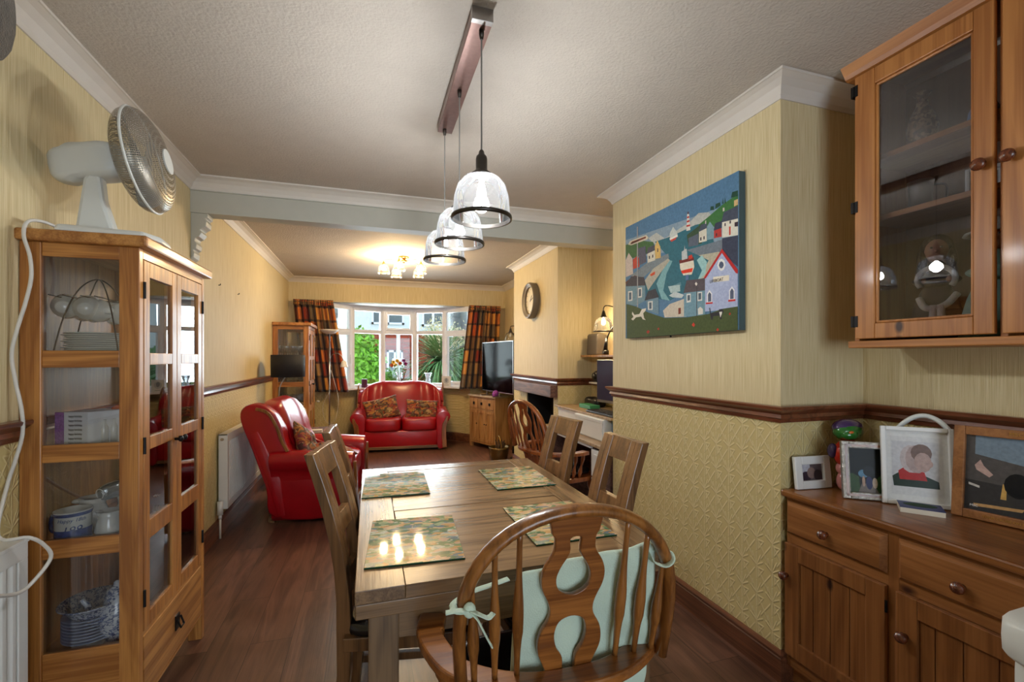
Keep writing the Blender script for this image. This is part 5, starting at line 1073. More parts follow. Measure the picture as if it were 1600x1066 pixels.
# ---------------------------------------------------------------- pine dresser base
DX, DY1, DZ = 1.68, 1.472, .815
t = thing('pine_dresser', 'stained pine dresser base with panelled doors and turned knobs on the right', 'dresser', (XR-.002, DY1, 0))
def wl_(b, *a, **k): return b.out(*a, world=True, **k)
b = B(); b.box(DX-.022, -.22, DZ-.028, XR-.02, DY1+.012, DZ); wl_(b, 'worktop', M['dtop'], t, bevel=.007)
b = B(); b.box(DX+.02, -.2, .08, XR-.02, DY1, DZ-.028); wl_(b, 'carcass', M['dresZ'], t)
b = B(); b.box(DX, -.2, DZ-.05, DX+.02, DY1, DZ-.028); b.box(DX, -.2, .598, DX+.02, DY1, .638); b.box(DX, -.2, .08, DX+.02, DY1, .13); wl_(b, 'rails', M['dresY'], t)
b = B()
for a, c in ((1.455, DY1), (1.048, 1.082), (.638, .672), (.228, .262), (-.2, -.165)): b.box(DX-.0005, a, .08, DX+.0195, c, DZ-.028)
wl_(b, 'stiles', M['dresZ'], t)
b = B(); b.box(DX+.035, -.2, 0, DX+.055, DY1, .085); wl_(b, 'plinth', M['dresY'], t)
def knob(parent, x, y, z, r=.018):
    b = B(); b.lathe([(.009, 0), (.008, .008), (r*.9, .016), (r, .024), (r*.8, .033), (0, .036)], (x, y, z), 20, Matrix.Rotation(-PI/2, 4, 'Y')); b.out('knob', M['knob'], parent, smooth=True)
ORG = t.location
for k, (a, c) in enumerate(((1.082, 1.468), (.672, 1.048), (.262, .638), (-.165, .228))):
    b = B(); x = DX
    P = [(a, .637), (c, .637), (c, .770), (a, .770)]; i_ = .016
    Q = [(a+i_, .637+i_*.8), (c-i_, .637+i_*.8), (c-i_, .770-i_*.8), (a+i_, .770-i_*.8)]
    v0 = b.v([(x-.004, y, z) for y, z in P]); v1 = b.v([(x-.02, y, z) for y, z in Q]); vb = b.v([(x+.004, y, z) for y, z in P])
    b.m.faces.new(v1)
    for i in range(4): b.m.faces.new((v0[i], v0[(i+1) % 4], v1[(i+1) % 4], v1[i])); b.m.faces.new((vb[i], vb[(i+1) % 4], v0[(i+1) % 4], v0[i]))
    d = b.out('drawer', M['dresY'], t, world=True); knob(d, DX-.02-ORG.x, (a+c)/2+.01-ORG.y, .697)
    # door: stiles, rails, three tongue-and-groove boards
    z0, z1 = .135, .598; s_ = .062; b = B()
    b.box(x-.02, a, z0, x-.001, a+s_, z1); b.box(x-.02, c-s_, z0, x-.001, c, z1); b.box(x-.0195, a+s_, z0, x-.001, c-s_, z0+.07); b.box(x-.0195, a+s_, z1-.062, x-.001, c-s_, z1)
    d = b.out('door', M['dresZ'], t, bevel=.002, world=True)
    b = B(); y0, y1 = a+s_, c-s_; cuts = [y0, y0+.062, y0+.135, y0+.205, y1] if k % 2 == 0 else [y0, y0+.06, y0+.14, y0+.21, y1]
    for p, q in zip(cuts, cuts[1:]): b.box(x-.009, p+.0012, z0+.06, x-.002, q-.0012, z1-.05)
    bmesh.ops.translate(b.m, verts=b.m.verts, vec=-t.location); b.out('boards', M['dresZ'], d, bevel=.002)
    knob(d, DX-.02-ORG.x, (c-.012 if k in (0,) else c-.03)-ORG.y, .465)
    b = B(); yy = a-.003
    for zz in (.53, .2): b.cyl((x-.016, yy, zz-.02), (x-.016, yy, zz+.02), .004, n=8)
    bmesh.ops.translate(b.m, verts=b.m.verts, vec=-t.location); b.out('hinge', M['iron'], d)

# ---------------------------------------------------------------- pine wall cabinet
CXF, CY1, CZ0, CZ1 = 1.87, 1.328, 1.436, 2.505
t = thing('hanging_cabinet', 'pine wall cabinet with glazed door and round wooden knobs above the dresser', 'cabinet', (XR-.001, CY1, CZ0))
b = B(); b.box(CXF-.02, .2, CZ0-.028, XR, CY1+.014, CZ0); b.out('bottom_board', M['pineY'], t, world=True, bevel=.004)
b = B(); b.prism([(CXF, CZ1-.01), (CXF-.012, CZ1-.005), (CXF-.02, CZ1+.01), (CXF-.04, ZC), (XR, ZC), (XR, CZ1)], lambda u, v: (u, .2, v), lambda u, v: (u, CY1+.03, v)); b.out('crown', M['pineY'], t, world=True)
parts('side_panel', [(CXF, CY1-.018, CZ0, XR, CY1, CZ1), (CXF, .868, CZ0, XR-.02, .886, CZ1), (CXF, .2, CZ0, XR, .218, CZ1)], M['pineZ'], t, world=True)
b = B(); b.box(XR-.012, .2, CZ0, XR-.001, CY1, CZ1); b.out('back_panel', wood('cabinet_back', (120, 84, 56), (92, 60, 36), 'Z', .8, .6), t, world=True)
for z in (2.16, 1.925):
    b = B(); b.box(CXF+.03, .888, z-.02, XR-.013, CY1-.019, z); b.out('shelf', M['pineY'], t, world=True)
ORG = t.location
for k, (a, c) in enumerate(((.892, 1.312), (.45, .872))):
    s_ = .072 if k == 0 else .06; so = .05; z0, z1 = CZ0+.008, CZ1-.02
    b = B(); b.box(CXF-.022, a, z0, CXF-.001, a+so, z1); b.box(CXF-.022, c-s_, z0, CXF-.001, c, z1); b.box(CXF-.0215, a+so, z0, CXF-.001, c-s_, z0+.058); b.box(CXF-.0215, a+so, z1-.062, CXF-.001, c-s_, z1)
    d = b.out('door', M['pineZ'], t, bevel=.003, world=True)
    b = B(); y0, y1, p0, p1 = a+so, c-s_, z0+.058, z1-.062
    for q in ((y0, y0+.01, p0, p1), (y1-.01, y1, p0, p1), (y0, y1, p0, p0+.01), (y0, y1, p1-.01, p1)): b.box(CXF-.016, q[0], q[2], CXF-.004, q[1], q[3])
    bmesh.ops.translate(b.m, verts=b.m.verts, vec=-ORG); b.out('bead', M['pineZ'], d, bevel=.004)
    b = B(); b.box(CXF-.009, y0+.01, p0+.01, CXF-.006, y1-.01, p1-.01); bmesh.ops.translate(b.m, verts=b.m.verts, vec=-ORG); b.out('door_glass', M['mirr'], d)
    knob(d, CXF-.022-ORG.x, (a+.026 if k == 0 else c-.022)-ORG.y, 1.978-ORG.z, .02)
    for zz in (2.43, 1.968, 1.513):
        b = B(); yy = (c+.003 if k == 0 else a-.003)
        b.box(CXF-.0245, yy-.014, zz-.022, CXF-.0222, yy-.003, zz+.022); b.box(CXF-.0245, yy+.003, zz-.022, CXF-.0002, yy+.012, zz+.022); b.cyl((CXF-.024, yy, zz-.02), (CXF-.024, yy, zz+.02), .004, n=8)
        bmesh.ops.translate(b.m, verts=b.m.verts, vec=-ORG); b.out('hinge', M['iron'], d)
# things behind the glass
def vase(name, label, cat, loc, prof, mat, **k):
    b = B(); b.lathe(prof, n=24); o = b.out(name, mat, smooth=True); o.location = loc; return tag(o, label, cat)
vase('carved_vase', 'brown patterned vase with flared neck on the top cabinet shelf', 'vase', (1.99, 1.165, 2.161), [(0, 0), (.028, 0), (.032, .01), (.026, .02), (.045, .05), (.047, .08), (.036, .12), (.018, .16), (.016, .19), (.028, .205), (.02, .205), (0, .19)], M['brownv'])
vase('blue_vase', 'pale blue bottle vase with white relief on the top cabinet shelf', 'vase', (1.99, .985, 2.161), [(0, 0), (.035, 0), (.042, .02), (.038, .05), (.022, .085), (.013, .12), (.014, .16), (.018, .19), (.0, .19)], M['jasper'])
t = thing('pewter_tankard', 'dull pewter tankard on the middle cabinet shelf', 'tankard', (1.99, 1.17, 1.926))
b = B(); b.lathe([(0, 0), (.042, 0), (.04, .012), (.034, .02), (.035, .08), (.04, .11), (.034, .112), (0, .105)], n=24); b.out('body', M['tealc'], t, smooth=True)
b = B(); b.sweep(smooth_path([(.03, -.02, .095), (.06, -.045, .09), (.06, -.045, .04), (.03, -.02, .025)], 5), .004, n=8); b.out('handle', M['tealc'], t, smooth=True)
def frame(name, label, x, y, z, w, h, rz, tilt, bw, mat, dep=.016, mount=None, polys=None, bevel=.003):
    """picture frame standing on its lower edge, facing local -Y"""
    t = thing(name, label, 'picture frame', (x, y, z), rz); R = Matrix.Rotation(-tilt, 4, 'X')
    T = lambda p: R @ Vector(p)
    b = B()
    for q in ((-w/2, 0, -w/2+bw, h), (w/2-bw, 0, w/2, h), (-w/2+bw, 0, w/2-bw, bw), (-w/2+bw, h-bw, w/2-bw, h)): b.box(q[0], -dep, q[1], q[2], 0, q[3], R)
    b.out('moulding', mat, t, bevel=bevel)
    if mat is M['silver']:
        q_ = .011
        b = B()
        for q in ((-w/2+q_, q_, -w/2+q_+.009, h-q_), (w/2-q_-.009, q_, w/2-q_, h-q_), (-w/2+q_, q_, w/2-q_, q_+.009), (-w/2+q_, h-q_-.009, w/2-q_, h-q_)): b.box(q[0], -dep-.001, q[1], q[2], -dep+.002, q[3], R)
        b.out('inner_band', M['beech'], t)
    b = B(); b.box(-w/2+.002, -.003, .002, w/2-.002, .002, h-.002, R); b.out('backing', M['dark'], t)
    iw, ih = w-2*bw, h-2*bw
    pl = ([((222, 222, 220), [(0, 0), (1, 0), (1, 1), (0, 1)])] if mount else []) + (polys or [])
    picture('photograph', pl, lambda u, v, e: T((-iw/2+iw*u, -.0035-e, bw+ih*v)), t, step=3e-5)
    b = B(); b.box(-iw/2, -.008, bw, iw/2, -.007, bw+ih, R); b.out('glass', M['fglass'], t)
    b = B(); b.prism([(-.02, 0), (.02, 0), (.012, h*.6), (-.012, h*.6)], lambda u, v: Vector(T((u, .004, v))), lambda u, v: Vector((u, .008+(h*.6-v)*math.tan(tilt+.2)*.55+math.sin(tilt)*v, v*.98))); b.out('easel_back', M['dark'], t)
    return t
def blob(cx, cy, rx, ry, n=14): return [(cx+rx*math.cos(2*PI*i/n), cy+ry*math.sin(2*PI*i/n)) for i in range(n)]
FULL = [(0, 0), (1, 0), (1, 1), (0, 1)]
frame('photo_frame', 'small white frame holding a grey family photo in the wall cabinet', 2.0, .985, 1.926, .10, .095, math.radians(-62), .1, .012, M['white'], mount=1, polys=[((150, 146, 140), [(.12, .1), (.88, .1), (.88, .9), (.12, .9)]), ((70, 68, 66), blob(.3, .3, .14, .2)), ((60, 58, 58), blob(.58, .38, .2, .3)), ((200, 190, 180), blob(.3, .5, .06, .09)), ((196, 186, 176), blob(.58, .68, .07, .1))])
def doll(label, x, y, z, cloth, hat, s=1.0, rz=0):
    t = thing('porcelain_doll', label, 'doll', (x, y, z), rz)
    b = B(); b.cap = True; b.lathe([(.075*s, 0), (.072*s, .05*s), (.055*s, .12*s), (.032*s, .18*s), (.03*s, .22*s), (.022*s, .25*s), (.01*s, .262*s)], n=24); b.ell((0, -.045*s, .19*s), (.06*s, .02*s, .02*s)); b.out('dress', cloth, t, smooth=True)
    b = B(); b.ell((0, 0, .295*s), (.032*s, .034*s, .04*s)); b.ell((0, -.034*s, .288*s), (.005*s, .006*s, .006*s), nu=8, nv=6); b.out('head', M['skin'], t, smooth=True)
    for q in (-1, 1): b = B(); b.ell((q*.03*s, -.055*s, .19*s), (.01*s, .012*s, .01*s)); b.out('hand', M['skin'], t, smooth=True)
    b = B(); b.ell((-.012*s, -.032*s, .3*s), (.004*s, .003*s, .003*s), nu=8, nv=6); b.ell((.012*s, -.032*s, .3*s), (.004*s, .003*s, .003*s), nu=8, nv=6); b.out('eyes', M['dark'], t, smooth=True)
    b = B(); b.ell((0, .012*s, .305*s), (.042*s, .036*s, .045*s)); b.ell((-.036*s, .0, .265*s), (.014*s, .018*s, .035*s)); b.ell((.036*s, .0, .265*s), (.014*s, .018*s, .035*s)); b.out('hair', M['dhair'], t, smooth=True)
    if hat: b = B(); b.lathe([(0, .35*s), (.02*s, .352*s), (.032*s, .335*s), (.036*s, .32*s), (.062*s, .312*s), (.066*s, .305*s), (.03*s, .31*s)], n=28); b.out('hat', hat, t, smooth=True)
    return t
d1 = doll('dark-haired doll in dark velvet with white fur trim on the bottom cabinet shelf', 2.0, 1.125, CZ0, M['dcloth'], None, 1.12, math.radians(-62))
b = B()
b.sweep([(.05*math.cos(a*PI/10), -.075, .215+.045*math.sin(a*PI/10)) for a in range(-2, 13)], .009, n=10, up=(0, 1, 0)); b.sweep(smooth_path([(-.045, -.07, .15), (-.03, -.085, .115), (0, -.09, .11), (.03, -.085, .125), (.055, -.07, .16)], 5), .011, n=10, up=(0, 1, 0)); b.sweep([(-.005, -.09, .12), (-.01, -.1, .02)], .012, n=10, up=(0, 1, 0)); b.sweep([(.012, -.09, .12), (.014, -.1, .02)], .012, n=10, up=(0, 1, 0)); b.ell((-.055, -.08, .06), (.022, .015, .012)); b.ell((.06, -.08, .07), (.026, .015, .014)); b.out('fur_trim', M['fur'], d1, smooth=True)
doll('doll in mint satin and white lace hat at the right of the cabinet shelf', 2.0, .965, CZ0, M['dmint'], M['lace'], 1.15, math.radians(-62))
# things standing on the dresser
F_ = lambda *a, **k: frame(*a, **k)
F_('photo_frame', 'small distressed white frame with a dim photo at the left end of the dresser', 1.795, 1.452, .8155, .175, .135, math.radians(-6), .12, .034, M['white'], mount=None, polys=[((96, 84, 88), FULL), ((190, 190, 200), [(0, .35), (.45, .3), (.45, 1), (0, 1)]), ((60, 46, 56), blob(.25, .25, .25, .3)), ((140, 116, 110), blob(.5, .45, .2, .35)), ((54, 40, 46), blob(.8, .3, .2, .35))])
F_('photo_frame', 'ornate silver frame with a dark garden photo of a couple on the dresser', 1.862, 1.272, .8155, .175, .222, math.radians(-36), .13, .026, M['silver'], dep=.022, polys=[((28, 30, 26), FULL), ((58, 84, 44), [(0, 0), (.3, 0), (.28, .35), (.1, .42), (0, .4)]), ((54, 80, 42), [(.75, 0), (1, 0), (1, .38), (.85, .4), (.72, .3)]), ((120, 110, 104), [(.25, 0), (.8, 0), (.65, .2), (.35, .2)]), ((90, 132, 160), blob(.4, .42, .14, .09)), ((50, 54, 90), blob(.55, .22, .09, .15)), ((180, 150, 130), blob(.4, .25, .04, .12)), ((190, 170, 150), blob(.7, .22, .07, .12)), ((40, 44, 44), blob(.55, .48, .16, .12))])
F_('photo_frame', 'large white frame with a blurred portrait in red collar on the dresser', 1.955, 1.158, .8155, .215, .292, math.radians(-44), .12, .016, M['white'], mount=1, polys=[((212, 212, 212), [(.08, .08), (.92, .08), (.92, .92), (.08, .92)]), ((196, 196, 200), [(.1, .2), (.85, .2), (.85, .85), (.1, .85)]), ((40, 56, 46), [(.12, .2), (.85, .2), (.84, .3), (.6, .38), (.25, .42), (.1, .34)]), ((176, 46, 44), [(.22, .3), (.66, .3), (.62, .42), (.45, .44), (.3, .48), (.2, .42)]), ((188, 176, 176), blob(.42, .6, .19, .2)), ((172, 152, 148), blob(.5, .6, .18, .2)), ((120, 98, 90), blob(.58, .69, .17, .13)), ((176, 150, 142), blob(.6, .56, .14, .14)), ((180, 152, 144), blob(.73, .54, .03, .04))])
tb = F_('photo_frame', 'brown wooden certificate frame with gold lettering at the right end of the dresser', 2.012, .925, .8155, .29, .315, math.radians(-77), .11, .03, M['dresY'], dep=.02, polys=[((86, 82, 80), FULL), ((120, 136, 150), [(.1, .75), (1, .6), (1, 1), (.1, 1)]), ((60, 58, 58), [(0, 0), (1, 0), (1, .35), (0, .4)]), ((190, 160, 150), [(.1, .6), (.16, .68), (.2, .6), (.3, .5), (.26, .46), (.12, .54)]), ((200, 160, 90), [(.38, .2), (.44, .2), (.44, .4), (.4, .4)]), ((200, 196, 190), [(.04, .33), (.16, .3), (.16, .33), (.04, .36)]), ((190, 150, 100), [(.1, .05), (.6, .08), (.62, .12), (.1, .09)]), ((30, 30, 32), blob(.55, .4, .14, .16))])
for s_, xx, zz, sz, al in (('MSC MUSICA', .04, .300, .017, 'CENTER'), ('YOUR CRUISE ON BOARD', 0, .015, .011, 'CENTER'), ('MSC', -.1, .045, .011, 'LEFT')):
    R = Matrix.Rotation(-.11, 4, 'X'); me = xform(text_mesh(s_, sz, .0004, al), lambda p: R @ Vector((xx+p.x, -.0208-p.z if zz != .045 else -.009-p.z, zz+p.y))); finish(me, 'lettering', M['gold'] if zz != .045 else M['white'], tb)
# glazed money-bank figure
t = thing('ceramic_figure', 'glazed ceramic figure, green head, red body and pink legs, behind the silver frame', 'ornament', (1.93, 1.40, .8155))
t.scale = (1.22, 1.0, 1.04)
b = B(); b.ell((-.02, .0, .035), (.024, .024, .04)); b.ell((.025, 0, .035), (.024, .024, .04)); b.ell((0, 0, .085), (.045, .035, .035)); b.out('legs', M['pink'], t, smooth=True)
b = B(); b.ell((0, 0, .145), (.055, .04, .06), 1, 1); b.out('body', M['redg'], t, smooth=True)
b = B(); b.ell((.0, 0, .235), (.056, .046, .04)); b.ell((-.015, -.02, .225), (.035, .03, .024)); b.out('head', M['greeng'], t, smooth=True)
b = B(); b.ell((.004, .006, .247), (.058, .046, .036)); b.ell((-.05, .02, .155), (.016, .02, .03)); b.out('cap', M['purpg'], t, smooth=True)
b = B(); b.ell((-.028, -.040, .236), (.011, .006, .006), nu=12, nv=8); b.out('eye', M['orang'], t, smooth=True)
b = B(); b.box(-.06, -.045, 0, .06, .045, .018); o = b.out('pocket_book', M['cream']); o.location = (1.945, 1.165-.0, .8155); o.rotation_euler.z = math.radians(-52); o.location = (1.895, 1.115, .8155)
tag(o, 'small blue covered pocket book lying in front of the white frame', 'book'); b = B(); b.box(-.061, -.046, .018, .061, .046, .0195); b.out('cover', M['duskb'], o)
picture('cover_picture', [((52, 74, 52), blob(.5, .6, .4, .3))], lambda u, v, e: (-.06+.12*u, -.045+.09*v, .0197+e), o)
b = B(); b.sweep(smooth_path([(2.05, 1.30, .83), (2.02, 1.285, .95), (2.01, 1.275, 1.06), (2.03, 1.235, 1.125), (2.05, 1.19, 1.145), (2.06, 1.14, 1.12), (2.07, 1.11, 1.06), (2.08, 1.10, .95), (2.09, 1.10, .83)], 6), .009, n=10); tag(b.out('white_hose', M['plas'], smooth=True), 'thick white tube arching up behind the large white frame', 'tube')
# white plastic bin, bottom right
t = thing('plastic_bin', 'rounded white plastic bin with pale blue lid at the bottom right edge', 'bin', (1.485, .52, -.03))
b = B(); b.ell((0, 0, .40), (.11, .13, .37), .15, .45, 32, 16); b.out('body', M['plas'], t, smooth=True)
b = B(); b.ell((0, 0, .765), (.13, .15, .05), .3, .5, 32, 12); b.out('lid', M['plas'], t, smooth=True)
b = B(); b.ell((.0, 0, .81), (.09, .11, .012), .5, .5, 32, 8); b.out('lid_inset', M['teal'], t, smooth=True)
# ---------------------------------------------------------------- red leather suite
def seat_unit(kind, label, loc, rz, W, seats, D=.86, H=1.0):
    """local: faces -Y, centre x=0, back at y=+D/2"""
    t = thing(kind, label, 'sofa' if seats > 1 else 'armchair', loc, rz)
    hw = W/2; aw = .17; iw = hw-aw; y0, y1 = -D/2, D/2
    b = B(); b.box(-iw-.06, y0+.05, .05, iw+.06, y1-.28, .30); b.out('base', M['leather'], t, bevel=.02)
    b = B(); b.prism([(y1-.34, .05), (y1-.25, .05), (y1-.18, .3), (y1-.03, .75), (y1-.12, .80), (y1-.3, .4)], lambda u, v: (-hw+.05, u, v), lambda u, v: (hw-.05, u, v)); b.out('back_shell', M['leather'], t, bevel=.03)
    parts('plinth_rail', [(-hw+.1, y0+.03, .035, hw-.1, y0+.06, .075)], M['tabX'], t, .004)
    parts('foot', [(x_, y_, 0, x_+.05, y_+.05, .05) for x_ in (-hw+.12, hw-.17) for y_ in (y0+.08, y1-.22)], M['tabX'], t, .004)
    sw = 2*iw/seats
    for k in range(seats):
        cx = -iw+sw*(k+.5)
        b = B(); b.ell((cx, -.06, .385), (sw/2, D*.5-.08, .095), .32, .32, 48, 20, disp=lambda p: Vector((p.x, p.y, p.z*(1+.12*math.cos(3*p.x)))) + Vector((0, 0, .004*math.sin(55*p.x)*(p.y < -.25)))); b.out('seat_cushion', M['leather'], t, smooth=True)
        # channelled back pad
        nch = 3
        if seats > 1: continue
        def bk(p, cx=cx):
            u = p.x/(sw/2); v = p.z/.34
            y = p.y-(.026*abs(math.cos(u*nch*PI/2))*(v > -.9))*(p.y < 0) + .16*(v*.5+.5)**1.3
            return Vector((p.x*(1+.04*(v > 0)*v*(1 if seats > 1 else 2)), y, p.z*(1-.06*u*u*(1 if seats > 1 else .9))))
        b = B(); b.ell((cx, y1-.30, .68), (sw/2+.012, .085, .325), .42, .4, 72, 30, disp=bk); b.out('back_pad', M['leather'], t, smooth=True)
    if seats > 1:
        Wb = iw+.085
        def bk2(p):
            u = p.x/Wb; v = p.z/.345
            y = p.y-.032*abs(math.cos(u*6*PI/2))*(p.y < 0) + .16*(v*.5+.5)**1.3 - .05*u**4
            return Vector((p.x*(1-.05*max(0, v)**2), y, p.z*(1-.035*math.exp(-(u/.1)**2)*(v > 0)) - .05*max(0, v)*abs(u)**5))
        b = B(); b.ell((0, y1-.30, .67), (Wb, .085, .33), .5, .3, 144, 36, disp=bk2); b.out('back_pad', M['leather'], t, smooth=True)
    # upholstered side panels wrapping from the back down to the floor
    for s_ in (-1, 1):
        pr = smooth_path([(y0+.09, .05, 0), (y1-.24, .05, 0), (y1-.17, .30, 0), (y1-.065, .62, 0), (y1+.02, .86, 0), (y1+.005, .96, 0), (y1-.10, .995, 0), (y1-.22, .93, 0), (y1-.29, .80, 0), (y1-.33, .66, 0), (y1-.39, .58, 0), (y0+.3, .52, 0), (y0+.06, .48, 0), (y0+.05, .3, 0)], 4, closed=True)
        zk = .70 if seats > 1 else 1.0; pl2 = [(p.x-(.03 if seats > 1 and p.y > .7 else 0), p.y if p.y < .6 else .6+(p.y-.6)*zk) for p in pr]; xi, xo = iw+.01, iw+.115
        def f_(k_, ins): return lambda u, v: (s_*k_, u+(.03 if ins else 0)*(1 if u < 0 else -1)*0, v)
        b = B(); rings = []
        cy_ = sum(p[0] for p in pl2)/len(pl2); cz_ = sum(p[1] for p in pl2)/len(pl2)
        for xx, k_ in ((xi-.04, .93), (xi-.02, .98), (xi+.01, 1.0), (xo-.03, 1.0), (xo-.01, .985), (xo, .95)):
            rings.append(b.v([(s_*(xx+.03*max(0, (p[1]-.6))*0), cy_+(p[0]-cy_)*k_, cz_+(p[1]-cz_)*k_) for p in pl2]))
        for r0, r1 in zip(rings, rings[1:]):
            for i in range(len(pl2)): b.m.faces.new((r0[i], r0[(i+1) % len(pl2)], r1[(i+1) % len(pl2)], r1[i]))
        b.m.faces.new(rings[0]); b.m.faces.new(rings[-1][::-1]); b.out('side_panel', M['leather'], t, smooth=False, bevel=.012, seg=3)
        tr2 = smooth_path([(s_*(xo+.004), y1-.10, .955), (s_*(xo+.004), y1-.19, .92), (s_*(xo+.004), y1-.255, .81), (s_*(xo+.004), y1-.295, .69), (s_*(xo+.004), y1-.34, .60)], 6)
        b = B(); b.sweep(tr2, .012, .012, rect=True, up=(1, 0, 0)); b.out('side_trim', M['beech'], t, bevel=.004)
        # rolled arm: profile in XZ extruded in Y, top roll dips towards the front
        prof = [(0, .05), (.10, .05), (.115, .3), (.13, .42), (.165, .475), (.185, .53), (.165, .58), (.11, .605), (.04, .595), (-.01, .555), (-.02, .48), (-.01, .3)]
        NY = 14
        def ringpt(p, q):
            y = y0+.01+(D-.22)*q; dz = -.035*(1-q)**2; rr = 1
            return Vector((s_*(iw-.005+p[0]), y+.03*((.65-p[1])/.6)*(1-q)*0, p[1]+(dz if p[1] > .4 else 0)))
        sp = [(v.x, v.y) for v in smooth_path([(p[0], p[1], 0) for p in prof], 3, closed=True)]
        b = B(); rings = [b.v([ringpt(p, q/NY) for p in sp]) for q in range(NY+1)]
        for r0, r1 in zip(rings, rings[1:]):
            for i in range(len(sp)): b.m.faces.new((r0[i], r0[(i+1) % len(sp)], r1[(i+1) % len(sp)], r1[i]))
        b.m.faces.new(rings[0]); b.m.faces.new(rings[-1][::-1]); b.out('arm', M['leather'], t, smooth=False, bevel=.02, seg=3)
        ao = t.children[-1] if False else bpy.data.objects[-1] if False else None
        # curved wooden show-wood strip on the arm front
        tr = smooth_path([(s_*(iw+.135), y0-.006, .50), (s_*(iw+.115), y0-.008, .43), (s_*(iw+.09), y0-.008, .36), (s_*(iw+.085), y0-.008, .22), (s_*(iw+.095), y0-.008, .04)], 5); n = len(tr)
        b = B(); b.sweep(tr, [.012+.02*min(1, i/8) for i in range(n)], .012, rect=True, up=(0, 1, 0)); b.out('arm_trim', M['beech'], t, bevel=.004)
    return t
def smooth_all(t):
    for c in t.children:
        if c.name.startswith(('arm', 'base', 'back_shell', 'side_panel')) and 'trim' not in c.name:
            c.data.polygons.foreach_set('use_smooth', [True]*len(c.data.polygons))
sofa = seat_unit('sofa', 'red leather two-seater sofa in the bay window', (.475, 7.18, 0), math.radians(-4), 1.40, 2, .84)
arm = seat_unit('armchair', 'red leather armchair against the left wall by the radiator', (-.50, 4.52, 0), math.radians(90-6), .98, 1, .86)
def cushion(label, loc, rot, w=.22, h=.2, th=.055, seed=1):
    rnd = random.Random(seed); ph = [rnd.uniform(0, 6) for _ in range(6)]
    def f(sgn):
        def g(u, v):
            x, y = u*2-1, v*2-1; z = sgn*th*((1-x*x)*(1-y*y))**.42
            z += .010*(1-x*x)*(1-y*y)*(math.sin(7*x+ph[0]+3*y)+math.sin(9*y+ph[1]-4*x)); k = 1-.07*(1-abs(x)**2)*abs(y)**3
            k2 = 1-.07*(1-abs(y)**2)*abs(x)**3
            return Vector((x*w*k2, y*h*k, z))
        return g
    b = B(); b.grid(f(1), 28, 24); b.grid(f(-1), 28, 24); o = b.out('scatter_cushion', M['cush'], smooth=True, weld=True); o.location = loc; o.rotation_euler = rot
    return tag(o, label, 'cushion', None)
cushion('patchwork scatter cushion on the left seat of the sofa, tilted with one corner up', (.18, 6.985, .61), (math.radians(68), math.radians(-12), math.radians(4)), .25, .17, .06, 3)
cushion('patchwork scatter cushion on the right seat of the sofa, lying level', (.76, 6.94, .59), (math.radians(66), math.radians(4), math.radians(-6)), .24, .15, .06, 8)
cushion('patchwork scatter cushion propped upright on the red armchair', (-.52, 4.36, .60), (math.radians(66), math.radians(25), math.radians(74)), .20, .18, .06, 5)
cushion('patchwork scatter cushion lying flat on the seat of the red armchair', (-.34, 4.42, .53), (math.radians(12), math.radians(4), math.radians(40)), .19, .17, .05, 11)

# side table, lamp, figurine between armchair and cabinet
t = thing('side_table', 'small dark wooden side table behind the red armchair', 'table', (-.74, 5.52, 0))
b = B(); b.box(-.30, -.26, .53, .30, .26, .555); b.out('top', M['walnut'], t, bevel=.004)
for sx in (-1, 1):
    for sy in (-1, 1): b = B(); b.cbox((sx*.26, sy*.22, .265), (.035, .035, .53)); b.out('leg', M['walnut'], t)
t = thing('table_lamp', 'table lamp with black drum shade on the side table by the far cabinet', 'lamp', (-.845, 5.46, .555))
b = B(); b.lathe([(0, 0), (.075, 0), (.075, .012), (.012, .02), (0, .02)], n=28); b.out('base', M['steel'], t, smooth=True)
b = B(); b.sweep(smooth_path([(-.06, 0, .01), (-.085, -.02, .25), (-.08, -.02, .48), (-.03, 0, .60), (0, 0, .63)], 6), .006, n=8); b.out('stem', M['steel'], t, smooth=True)
b = B(); b.cap = False; b.lathe([(.168, .605), (.168, .845)], n=48); b.out('drum_shade', M['shadef'], t, smooth=True, solid=.004)
b = B(); b.sweep([(-.165, 0, .62), (.165, 0, .62)], .002, n=6); b.out('shade_ring', M['steel'], t)
t = thing('figurine', 'carved stone figurine of a standing woman with a child on the side table', 'figurine', (-.70, 5.33, .555))
b = B(); b.lathe([(0, 0), (.045, 0), (.045, .015), (.038, .02), (0, .02)], n=20); b.out('base', M['stat'], t, smooth=True)
def skin(name, verts, edges, rad, mat, parent):
    me = bpy.data.meshes.new(name); me.from_pydata(verts, edges, []); o = bpy.data.objects.new(name, me); COL.objects.link(o); o.parent = parent; me.materials.append(mat)
    m = o.modifiers.new('k', 'SKIN'); sv = me.skin_vertices[0].data
    for i, r in enumerate(rad): sv[i].radius = (r, r)
    sv[0].use_root = True; m.use_smooth_shade = True; s_ = o.modifiers.new('u', 'SUBSURF'); s_.levels = 1; s_.render_levels = 2; return o
skin('body', [(0, 0, .16), (0, -.002, .20), (.004, 0, .245), (.0, 0, .275), (.006, -.004, .305), (-.018, 0, .12), (-.022, .0, .06), (-.02, -.004, .015), (.02, 0, .12), (.018, 0, .06), (.02, -.004, .015), (-.035, 0, .265), (-.045, -.01, .225), (-.02, -.035, .195), (.038, 0, .262), (.05, -.012, .22), (.02, -.035, .19)],
     [(0, 1), (1, 2), (2, 3), (3, 4), (0, 5), (5, 6), (6, 7), (0, 8), (8, 9), (9, 10), (2, 11), (11, 12), (12, 13), (2, 14), (14, 15), (15, 16)], [.03, .022, .03, .012, .024, .02, .014, .012, .02, .014, .012, .012, .01, .008, .012, .01, .008], M['stat'], t)
